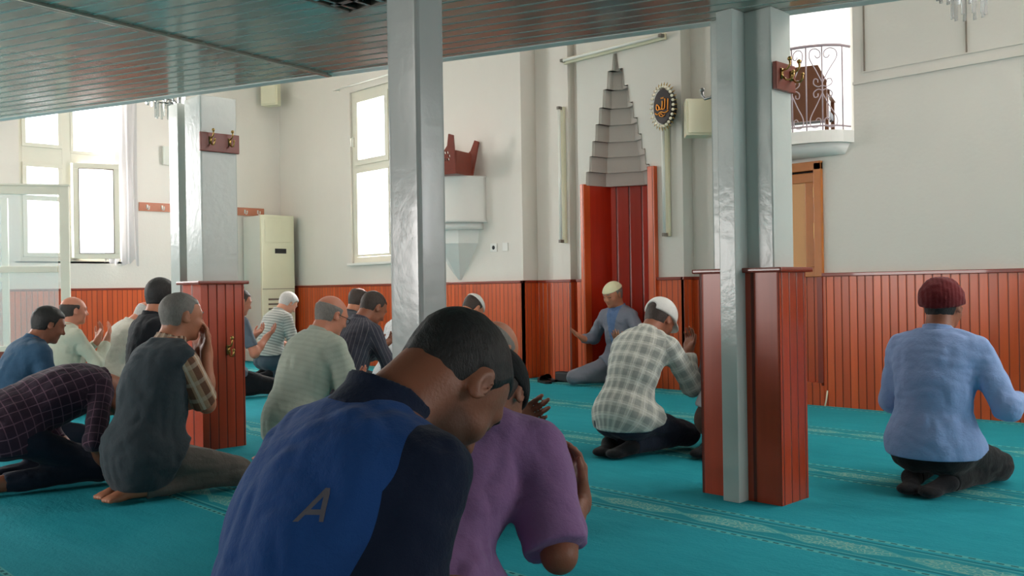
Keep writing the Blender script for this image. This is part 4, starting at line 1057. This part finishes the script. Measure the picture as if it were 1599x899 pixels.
    for sd in (-1, 1):
        sr = g('sleeve_r', 1.0)
        cl_ = []
        if sl == 'none':
            Ps.append(cap(Sh[sd] + Rc @ V(-sd * .04, 0, 0), Sh[sd] + Rc @ V(-sd * .01, 0, 0), .060 * s, .064 * s, .03, 0, [(nrm(El[sd] - Sh[sd] + Rc @ V(sd * .12, 0, 0)), Sh[sd] + Rc @ V(sd * .015, 0, 0))])); continue
        e = El[sd]; L1 = .285 * s
        if sl == 'short':
            dd = nrm(e - Sh[sd]); c_ = Sh[sd] + dd * L1 * g('slen', .80)
            Ps.append(cap(Sh[sd], e, .060 * s * sr, .064 * s * sr, .035, 2, [(dd, c_)]))
        else:
            Ps.append(cap(Sh[sd], e, .060 * s * sr, .056 * s * sr, .035, 2)); dd = nrm(Wr[sd] - e)
            Ps.append(cap(e, Wr[sd], .056 * s * sr, .040 * s * sr, .03, 3, [(dd, e + dd * .255 * s * g('slen', .93))]))
    nk = N + Rc @ V(0, .01, .028) * s; nn_ = Rc @ nrm(V(0, -.25, 1))
    cuts = [lambda P: (P - nk) @ nn_ - .012 * s, lambda P: hem + np.minimum(g('hemtilt', .25) * np.maximum(P[:, 1] + .04, 0), .13) - P[:, 2]]
    amp = g('fold', 1.0); off = V(*(rng.random(3) * 20))
    def wr(P):
        n1 = vnoise(P * V(7, 7, 5) + off); n2 = vnoise(P * V(19, 19, 11) + off * 2); n3 = vnoise((P + V(0, 0, 1) * n1[:, None] * .12) * V(10, 14, 24) + off)
        return (amp * (.020 * (n1 - .5) + .007 * (1 - np.abs(2 * n2 - 1) - .5) + .006 * (.5 - np.abs(2 * n3 - 1)) )).astype(F32)
    me, co = grow(Ps, hc, cuts=cuts, noise=wr, name='shirt')
    zone = cuvs(me, co, Ps)
    if sp.get('yoke'): zone = np.maximum(zone, np.maximum(np.clip(.5 + (sp['yoke'][0] - co[:, 2]) / .04, 0, 1), np.clip(.5 + (((co - Ch) @ Rc)[:, 1] - .03) / .05, 0, 1)))
    if sp.get('lapel'):
        lq = (co - Ch) @ Rc; zone = np.clip(.5 + (.075 * np.clip((lq[:, 2] + .16) / .32, 0, 1.2) - np.abs(lq[:, 0])) / .02, 0, 1) * (lq[:, 1] > .03) * (lq[:, 2] > -.16)
    fattr(me, 'zone', zone)
    shirt = link(g('topname', 'shirt'), me, sp['shirt'], root)
    if g('topname', 'shirt') == 'vest' and g('under') is not None:
        Us = []
        for sd in (-1, 1):
            e = El[sd]; dd = nrm(e - Sh[sd]); Us.append(cap(Sh[sd] - Rc @ V(sd * .01, 0, 0), e, .064 * s, .070 * s, .03, 2, [(dd, Sh[sd] + dd * .285 * s * g('slen', .8))])); 
        Us.append(cap(N + Rc @ V(0, -.01, -.04) * s, N + Rc @ V(0, 0, .03) * s, .072 * s, .066 * s, .03, 0, [(nn_, nk + nn_ * .022 * s)]))
        me, co = grow(Us, hc, noise=lambda P: wr(P) * .6, name='shirt'); cuvs(me, co, Us); fattr(me, 'zone', np.zeros(len(co))); link('shirt', me, sp['under'], root)
    # collar: ring hugging the neck
    if g('collar', True) is not None and g('collar', True):
        cm = g('collarmat') or (sp['under'] if g('under') is not None else sp['shirt'])
        rc = .068 * s * g('neck', 1); cc_ = N + Rc @ V(0, -.004, .020) * s; ch_ = g('ch', .034) * s
        def cf(P):
            q = (P - cc_) @ Rc; r = np.sqrt((q[..., 0] * .98) ** 2 + (q[..., 1] * .93) ** 2); zz = q[..., 2] + .25 * np.maximum(q[..., 1], -.02)
            return np.maximum(np.abs(r - rc - np.clip(-zz, -.01, .05) * .38) - .0045, np.abs(zz) - ch_ * .62) * .9
        me, co = grow([Prim(cc_ - .10, cc_ + .10, cf, .004)], min(hc, .0045), name='collar'); cuvs(me, co, [ellp(Ch, V(1, 1, 1))]); fattr(me, 'zone', np.ones(len(co))); link('collar', me, cm, shirt if True else root)
    # ---- trousers
    Tp = [ellp(P0 + V(0, -.01, -.02), V(.172, .138, .11) * s + V(fx * .5, fx * .5, 0), None, .05)]
    for sd in (-1, 1):
        Tp += [ellp(P0 + V(sd * .075, -.045, -.035) * s, V(.098, .10, .095) * s, None, .04), cap(hp[sd], kn[sd], .090 * s, .072 * s, .05), cap(kn[sd], an[sd], .064 * s, .052 * s, .03, 0, [(nrm(an[sd] - kn[sd]), an[sd] + V(0, -.012, 0) * s)])]
    wl = P0[2] + .09 * s
    if g('socks'):
        Sk = []
        for sd in (-1, 1): Sk += [cap(an[sd] + V(0, .03, 0) * s, an[sd] + V(0, -.03, 0) * s, .044 * s, .041 * s, .02), cap(an[sd] + V(0, -.03, 0) * s, ft[sd], .041 * s, .034 * s, .02), ellp(ft[sd] + V(0, -.03, -.004) * s, V(.052, .068, .027) * s, None, .02)]
        me, co = grow(Sk, hc, cuts=[lambda P: .002 - P[:, 2]], name='socks'); link('socks', me, C_sock, root)
    def wt(P):
        n2 = vnoise(P * V(14, 14, 9) + off); n3 = vnoise(P * V(24, 10, 24) + off * 3); return (.009 * (n2 - .5) + .008 * (.5 - np.abs(2 * n3 - 1))).astype(F32)
    me, co = grow(Tp, hc, cuts=[lambda P: P[:, 2] - wl - .0, lambda P: .003 - P[:, 2]], noise=wt, name='trousers'); cuvs(me, co, [ellp(Ch, V(1, 1, 1))]); link('trousers', me, sp['pants'], root)
    # ---- hair and headwear, grown in head space
    def H(name, fn, mat, h=.004, nz=None, par=root):
        P_ = Prim(Hc - .16 * hs, Hc + .16 * hs, lambda P: fn(((P - Hc) @ Rh) / hs) * hs, .003)
        me, co = grow([P_], h, noise=nz, name=name); 
        if len(co) < 10: return None
        return link(name, me, mat, par)
    def cran(q, o):
        d = dell(q, V(0, -.014, .034), V(.076 + o, .098 + o, .086 + o)); d = smin(d, dell(q, V(0, .030, .01), V(.063 + o, .064 + o, .078 + o)), .03)
        return smin(d, dcap(q, V(0, -.030, -.02), V(0, -.022, -.10), .058 + o * .6, .058 + o * .3), .03)
    hr_ = g('hair', 'short'); hh = g('hair_len', .006); hbv = max(.0035, hb * .75)
    if hr_:
        def hairf(q):
            z, y = q[..., 2], q[..., 1]; x = np.abs(q[..., 0]); wv = .002 * np.sin(x * 160)
            base = cran(q, hh)
            topz = np.maximum(.064 - z + .35 * np.maximum(y - .05, 0) + wv, y - .078)
            back = np.maximum(y + .020 + wv, g('nape', -.058) - z + .25 * (y + .06))
            side = np.maximum(y - .024 - .35 * (z - .03), .012 - z)
            burn = np.maximum(np.maximum(y - .021, -y + .008), -.010 - z)
            al = np.minimum(np.minimum(back, side), burn)
            if hr_ == 'short': al = np.minimum(al, topz)
            elif hr_ == 'bald': al = smax(al, z - .058 + .12 * np.maximum(y, 0), .02)
            elif hr_ == 'crown': al = np.maximum(np.minimum(al, topz), -dell(q, V(0, -.03, .13), V(.055, .06, .05)))
            return smax(base, al, .018)
        H('hair', hairf, sp['hairmat'], hbv, lambda P: (.0025 * (vnoise(P * 90) - .5)).astype(F32))
    if g('brow', True):
        for bs in (-1, 1):
          def bf(q, bs=bs):
            Qm = np.stack((q[..., 0] * bs, q[..., 1], q[..., 2]), -1); return smin(dcap(Qm, V(.014, .0985, .030), V(.034, .092, .036), .0042, .004), dcap(Qm, V(.034, .092, .036), V(.048, .079, .030), .004, .003), .004)
          H('eyebrow', bf, sp['hairmat'], .0035)
    hat = g('hat')
    if hat == 'skullcap':
        H('skullcap', lambda q: np.maximum(smax(cran(q, .012), -(q[..., 2] - .052 + .10 * q[..., 1]), .006), q[..., 2] - .132), sp['hatmat'], .0045)
    elif hat == 'knit':
        H('knitted_cap', lambda q: smax(smin(cran(q, .016), dell(q, V(0, -.045, .040), V(.098, .092, .098)), .03), -(q[..., 2] - .012 - .42 * q[..., 1]), .012), sp['hatmat'], .0045, lambda P: (.0012 * np.sin(P[:, 0] * 300 + P[:, 1] * 200) + .006 * (vnoise(P * 40) - .5)).astype(F32))
    elif hat == 'beanie':
        H('skullcap', lambda q: smax(cran(q, .013), -(q[..., 2] - .012 + .05 * q[..., 1]), .008), sp['hatmat'], .0045)
    elif hat == 'baseball':
        cp = H('baseball_cap', lambda q: smax(smax(smin(cran(q, .013), dell(q, V(0, -.004, .055), V(.090, .107, .088)), .02), -(q[..., 2] - .022 - .10 * q[..., 1]), .006), -dell(q, V(0, -.115, .022), V(.034, .05, .030)), .006), sp['hatmat'], .004)
        H('visor', lambda q: np.maximum(np.abs(q[..., 2] - .050 + 1.1 * q[..., 0] ** 2 * 3 + .28 * (q[..., 1] - .07)) - .0035, dell(np.stack((q[..., 0], q[..., 1], q[..., 2] * 0 + .0), -1), V(0, .085, 0), V(.078, .085, 1.0))) if False else np.maximum(np.abs(q[..., 2] - .048 + 3.0 * q[..., 0] ** 2 + .30 * (q[..., 1] - .07)) - .004, np.sqrt((q[..., 0] / .078) ** 2 + ((q[..., 1] - .075) / .085) ** 2) * .08 - .08), sp['hatmat'], .004, None, cp)
    if g('glasses'):
        b = B(); T_ = lambda v: Vector(Hc + Rh @ (V(*v) * hs))
        for sd in (-1, 1):
            b.tube([T_((sd * .032 + .022 * math.cos(a), .104, .008 + .016 * math.sin(a))) for a in [2 * PI * i / 14 for i in range(14)]], .0018, 6, closed=True)
            b.tube([T_((sd * .054, .103, .012)), T_((sd * .078, .06, .012)), T_((sd * .083, .0, .010))], .0022, 6)
        b.tube([T_((-.010, .105, .010)), T_((.010, .105, .010))], .0018, 6); b.obj('glasses', M['black'], root)
    if g('watch'):
        sd = g('watch'); y = HR[sd][:, 1]; c = Wr[sd] - y * .018 * s; b = B(); x_, z_ = HR[sd][:, 0], HR[sd][:, 2]
        pts = [Vector(c + (x_ * math.cos(a) * .034 + z_ * math.sin(a) * .031) * s + y * 0) for a in [2 * PI * i / 20 for i in range(20)]]
        for dy in (-.008, -.003, .003, .008): b.tube([p + Vector(y * dy) for p in pts], .0035, 6, closed=True)
        fc = Vector(c - z_ * .033 * s); b.ball(fc, .010); w_ = b.obj('watch', g('watchmat') or M['steel'], root, smooth=True)
    sp['_'] = dict(Hc=Hc, N=N, Ch=Ch, Rc=Rc, Rh=Rh, P0=P0, Sh=Sh, El=El, Wr=Wr, shirt=shirt, root=root)
    return root

# skins, hairs, cloths
SK = {k: skin_mat('skin_' + k, srgb(*c)) for k, c in dict(fair=(208, 150, 124), tan=(184, 122, 92), brown=(150, 96, 72), ruddy=(198, 132, 106)).items()}
HB, HG, HW, HD = hair_mat('black_hair', srgb(30, 26, 26)), hair_mat('grey_hair', srgb(128, 122, 116)), hair_mat('white_hair', srgb(196, 192, 188)), hair_mat('dark_brown_hair', srgb(58, 46, 40))
def cl(*a, **k): return cloth_mat(*a, **k)
C_sock = cl('black_sock', 'plain', srgb(24, 24, 28)); C_black = cl('black_trouser_cloth', 'plain', srgb(26, 27, 32)); C_grey = cl('grey_trouser_cloth', 'plain', srgb(92, 88, 84)); C_navy = cl('dark_navy_trousers', 'plain', srgb(34, 40, 56)); C_denim = cl('dark_denim_trousers', 'plain', srgb(62, 74, 84)); C_brown = cl('brown_trousers', 'plain', srgb(84, 60, 50))
PEOPLE = [
 dict(key='P1', at=(-1.37, .80), hs=1.12, kw=.11, rz=-5, label='man in royal blue and navy polo with letter A, bowing, nearest in front', skin=SK['brown'], hairmat=HB, shirt=cl('blue_navy_polo', 'yoke', srgb(38, 82, 150), srgb(24, 34, 58)), collarmat=cl('navy_collar', 'plain', srgb(28, 38, 62)), pants=C_navy,
      lean=18, slump=20, nod=54, yaw=6, s=1.04, fat=.02, wide=1.02, hb=.005, hc=.0065, hair_len=.004, sleeve='short', slen=.92, sleeve_r=1.15, armL='lap', armR=((.13, .27, .27), (-.3, .9, -.3), (0, -.1, -1), (.15, -.8, -.6)), stubble=1, yoke=(.45, .1), hem=.13, ch=.05, neck=1.15),
 dict(key='P2', at=(-1.76, 1.36), rz=22, wide=1.08, label='man in lavender shirt and black cap raising both hands, right of the blue polo', skin=SK['brown'], hairmat=HD, shirt=cl('lavender_shirt', 'plain', srgb(158, 118, 166)), pants=C_grey, hat='beanie', hatmat=cl('black_cap_cloth', 'plain', srgb(22, 22, 24)),
      lean=48, slump=8, nod=20, s=1.0, fat=.02, hb=.005, hc=.007, sleeve='short', slen=.95, sleeve_r=1.35, armL=((-.06, .65, .53), (.75, .55, .35), (.3, -.9, .3)), armR=((.27, .42, .38), (-.1, .15, 1), (-.7, -.7, .1), (.5, -.2, -1)), curl=.35, hem=.13, watch=-1),
 dict(key='P3', at=(-2.86, 2.23), s=1.0, label='grey-haired balding man bowing just beyond the black-capped man', skin=SK['tan'], hairmat=HG, shirt=cl('sand_shirt', 'plain', srgb(150, 146, 138)), pants=C_grey, lean=38, slump=12, nod=32, hair='bald', armL='lap', armR='lap'),
 dict(key='P4', at=(-6.15, 5.15), label='man in white skullcap and cream striped shirt near the pulpit', skin=SK['tan'], hairmat=HD, shirt=cl('cream_striped_shirt', 'hstripe', srgb(226, 222, 200), srgb(176, 176, 156), p=.035), pants=C_grey, hat='skullcap', hatmat=cl('white_knit_cap', 'plain', srgb(232, 232, 228)), lean=20, slump=14, nod=38, armL='lap', armR='lap'),
 dict(key='P5', at=(-4.66, 2.79), label='bald man with glasses in pale green shirt, hands raised, left of the steel column', skin=SK['ruddy'], hairmat=HG, shirt=cl('pale_green_shirt', 'hstripe', srgb(172, 180, 166), srgb(164, 172, 158), p=.03), pants=C_grey, hair='bald', glasses=True, lean=18, slump=10, nod=14, s=.97, fat=.025, wide=1.12, sleeve='short', slen=.95, sleeve_r=1.2, armL='lowdua', armR='lowdua', hem=.12),
 dict(key='P6', at=(-5.52, 3.71), label='man in dark pinstriped shirt with open hands beside the steel column', skin=SK['brown'], hairmat=HD, shirt=cl('dark_pinstripe_shirt', 'vstripe', srgb(66, 66, 78), srgb(128, 124, 128), p=.028), pants=C_black, lean=12, slump=14, nod=30, armL='dua', armR='dua', hair_len=.004),
 dict(key='P7', at=(-7.01, 4.67), label='dark-haired man half hidden behind the pinstriped man', skin=SK['tan'], hairmat=HD, shirt=cl('charcoal_shirt', 'plain', srgb(70, 72, 80)), pants=C_black, lean=10, slump=10, nod=18, armL='lap', armR='lap', hair='crown'),
 dict(key='P8', at=(-5.90, 4.41), s=.97, label='man in white patterned shirt mostly hidden behind the steel column', skin=SK['tan'], hairmat=HD, shirt=cl('white_print_shirt', 'print', srgb(226, 228, 230), srgb(176, 186, 196)), pants=C_grey, lean=14, slump=12, nod=25, armL='lap', armR='lap'),
 dict(key='P9', at=(-9.17, 5.17), socks=True, label='grey-haired man in grey striped polo kneeling before the air conditioner', skin=SK['fair'], hairmat=HW, shirt=cl('grey_striped_polo', 'hstripe', srgb(176, 176, 168), srgb(120, 122, 122), p=.03), pants=C_denim, lean=10, slump=16, nod=34, hair_len=.014, sleeve='short', slen=.85, armL='lap', armR='lap', hem=.26),
 dict(key='P10', at=(-7.80, 3.95), label='man with open hands mostly hidden behind the left pillar', skin=SK['ruddy'], hairmat=HD, shirt=cl('slate_shirt', 'plain', srgb(96, 108, 120)), pants=C_black, lean=8, slump=8, nod=14, sleeve='short', armL='dua', armR='dua', s=1.0),
 dict(key='P11', at=(-4.33, 1.79), toe=-.14, hipw=.20, hemtilt=.25, label='grey-cropped man in grey vest over brown striped shirt, hand over mouth', skin=SK['tan'], hairmat=HG, topname='vest', shirt=cl('dark_grey_vest', 'plain', srgb(58, 66, 72)), under=cl('brown_striped_shirt', 'bold', srgb(176, 140, 112), srgb(98, 58, 42), srgb(206, 190, 170), p=.07), pants=cl('grey_brown_trousers', 'plain', srgb(104, 96, 90)),
      lean=12, slump=14, nod=2, s=.98, fat=.03, wide=1.05, hb=.0055, hc=.007, sleeve='none', slen=.92, hair_len=.003, armL='face', armR='face', hem=.05, nape=-.075),
 dict(key='P12', hemtilt=0, thigh=False, at=(-4.95, 1.38), label='man bent forward in dark plaid shirt, hands on the carpet', skin=SK['brown'], hairmat=HB, shirt=cl('dark_plum_plaid', 'grid', srgb(58, 40, 56), srgb(140, 104, 122), p=.045), pants=C_navy, lean=70, slump=10, nod=60, hl=.9, s=.98, fat=.02, py=-.03, pz=.30, wide=1.05, armL=((-.24, .40, .05), (0, 1, .0), (0, 0, -1), (-.6, -.6, .3)), armR=((.24, .40, .05), (0, 1, 0), (0, 0, -1), (.6, -.6, .3)), hem=.2, hc=.0075),
 dict(key='P13', at=(-6.19, 1.71), label='dark-haired man in denim blue shirt at the far left edge', skin=SK['brown'], hairmat=HB, shirt=cl('denim_blue_shirt', 'plain', srgb(52, 84, 112)), pants=C_navy, lean=20, slump=10, nod=12, armL='lap', armR='lap', hair_len=.010, s=.93),
 dict(key='P14', at=(-7.75, 2.53), label='balding man in pale khaki shirt with raised hands under the left window', skin=SK['ruddy'], hairmat=HD, shirt=cl('pale_khaki_shirt', 'plain', srgb(188, 190, 172)), pants=C_brown, hair='bald', lean=8, slump=6, nod=0, armL='highdua', armR='highdua', fat=.03, s=.94, hem=.2),
 dict(key='P15', at=(-8.15, 3.06), label='white-haired man in off-white jacket bowing beside the black-shirted man', skin=SK['ruddy'], hairmat=HW, shirt=cl('off_white_jacket', 'plain', srgb(196, 194, 182)), pants=C_grey, lean=20, slump=16, nod=38, armL='lap', armR='lap', hair='bald', s=.98),
 dict(key='P16', at=(-6.27, 2.60), wide=.92, label='black-haired man in black shirt behind the man in the grey vest', skin=SK['tan'], hairmat=HB, shirt=cl('black_shirt', 'plain', srgb(30, 30, 36)), pants=C_black, lean=6, slump=6, nod=12, armL='lap', armR='lap', hair_len=.013, s=1.06, yaw=25),
 dict(key='P17', at=(-5.72, 6.97), rz=176, label='imam in grey suit jacket and cream skullcap seated facing the men at the mihrab', skin=SK['tan'], hairmat=HG, topname='jacket', shirt=cl('grey_suit_jacket', 'yoke', srgb(124, 128, 142), srgb(92, 118, 158)), lapel=True, pants=cl('grey_suit_trousers', 'plain', srgb(122, 124, 134)), hat='skullcap', hatmat=cl('cream_knit_cap', 'plain', srgb(226, 222, 184)), hair_len=.004,
      lean=4, slump=6, nod=16, yaw=0, armL=((-.24, .27, .45), (-.35, .8, .45), (.3, -.3, .9), (-.8, -.3, -1)), armR=((.24, .27, .45), (.25, .8, .45), (-.3, -.3, .9), (.8, -.3, -1)), hem=.14, kw=.26, s=1.0),
 dict(key='P18', at=(-3.34, 4.12), socks=True, toe=-.12, label='man in grey and white plaid shirt and white baseball cap, hands raised', skin=SK['brown'], hairmat=HD, shirt=cl('grey_white_plaid', 'plaid', srgb(204, 206, 196), srgb(140, 146, 142), srgb(220, 222, 216), p=.07), pants=C_navy, hat='baseball', hatmat=cl('white_cap_cloth', 'plain', srgb(226, 226, 222)),
      lean=22, slump=18, nod=28, armL='highdua', armR='highdua', hb=.006, hc=.0075, hem=.15, sleeve_r=1.1, s=.97),
 dict(key='P19', at=(-2.90, 4.48), socks=True, label='man in light grey shirt mostly hidden behind the right pillar', skin=SK['brown'], hairmat=HD, shirt=cl('light_grey_shirt', 'plain', srgb(168, 168, 172)), pants=C_brown, lean=12, slump=12, nod=20, armL='lap', armR='lap', hem=.27, s=1.0),
 dict(key='P20', at=(-1.71, 4.31), socks=True, toe=-.13, label='man in light blue shirt and dark red knitted cap kneeling at the right edge', skin=SK['brown'], hairmat=HB, shirt=cl('light_blue_shirt', 'plain', srgb(140, 166, 212)), pants=cl('black_cotton_trousers', 'plain', srgb(22, 22, 24)), hat='knit', hatmat=cl('dark_red_knit', 'plain', srgb(104, 28, 32)),
      lean=6, slump=10, nod=12, fat=.015, wide=1.0, armL='lowdua', armR=((.27, .30, .42), (.25, .9, .25), (-.2, -.3, .9)), hb=.006, hc=.0075, hem=.17, sleeve_r=1.2, s=.96),
]
for sp in PEOPLE:
    make_person(sp)
def lettering(sp, chars, x, z, h, shear=.0):
    root, sh = sp['_']['root'], sp['_']['shirt']
    bv = BVHTree.FromPolygons([v.co for v in sh.data.vertices], [tuple(p.vertices) for p in sh.data.polygons])
    strokes = {'A': [[(0, 0), (.18, 0), (.5, .74), (.5, 1), (.40, 1)], [(1, 0), (.82, 0), (.5, .74), (.5, 1), (.60, 1)], [(.24, .20), (.76, .20), (.70, .36), (.30, .36)]]}
    b = B()
    for poly in strokes[chars]:
        vs = [b.bm.verts.new((p[0] - .5, 0, p[1])) for p in poly]; b.bm.faces.new(vs)
    bmesh.ops.triangulate(b.bm, faces=b.bm.faces); bmesh.ops.subdivide_edges(b.bm, edges=b.bm.edges, cuts=4, use_grid_fill=True)
    for v in b.bm.verts:
        X = x + v.co.x * h * .74 + shear * v.co.z * h; Z = z + v.co.z * h
        hit = bv.ray_cast(Vector((X, -1, Z)), Vector((0, 1, 0)))
        v.co = (hit[0] + Vector((0, -.0015, 0))) if hit[0] is not None else Vector((X, 0, Z))
    for f in b.bm.faces: f.smooth = True
    o = b.obj('lettering', cloth_mat('grey_print_ink', 'plain', srgb(118, 112, 120)), sh); return o
if '_' in PEOPLE[0]: lettering(PEOPLE[0], 'A', .14, .60, .047, .06)
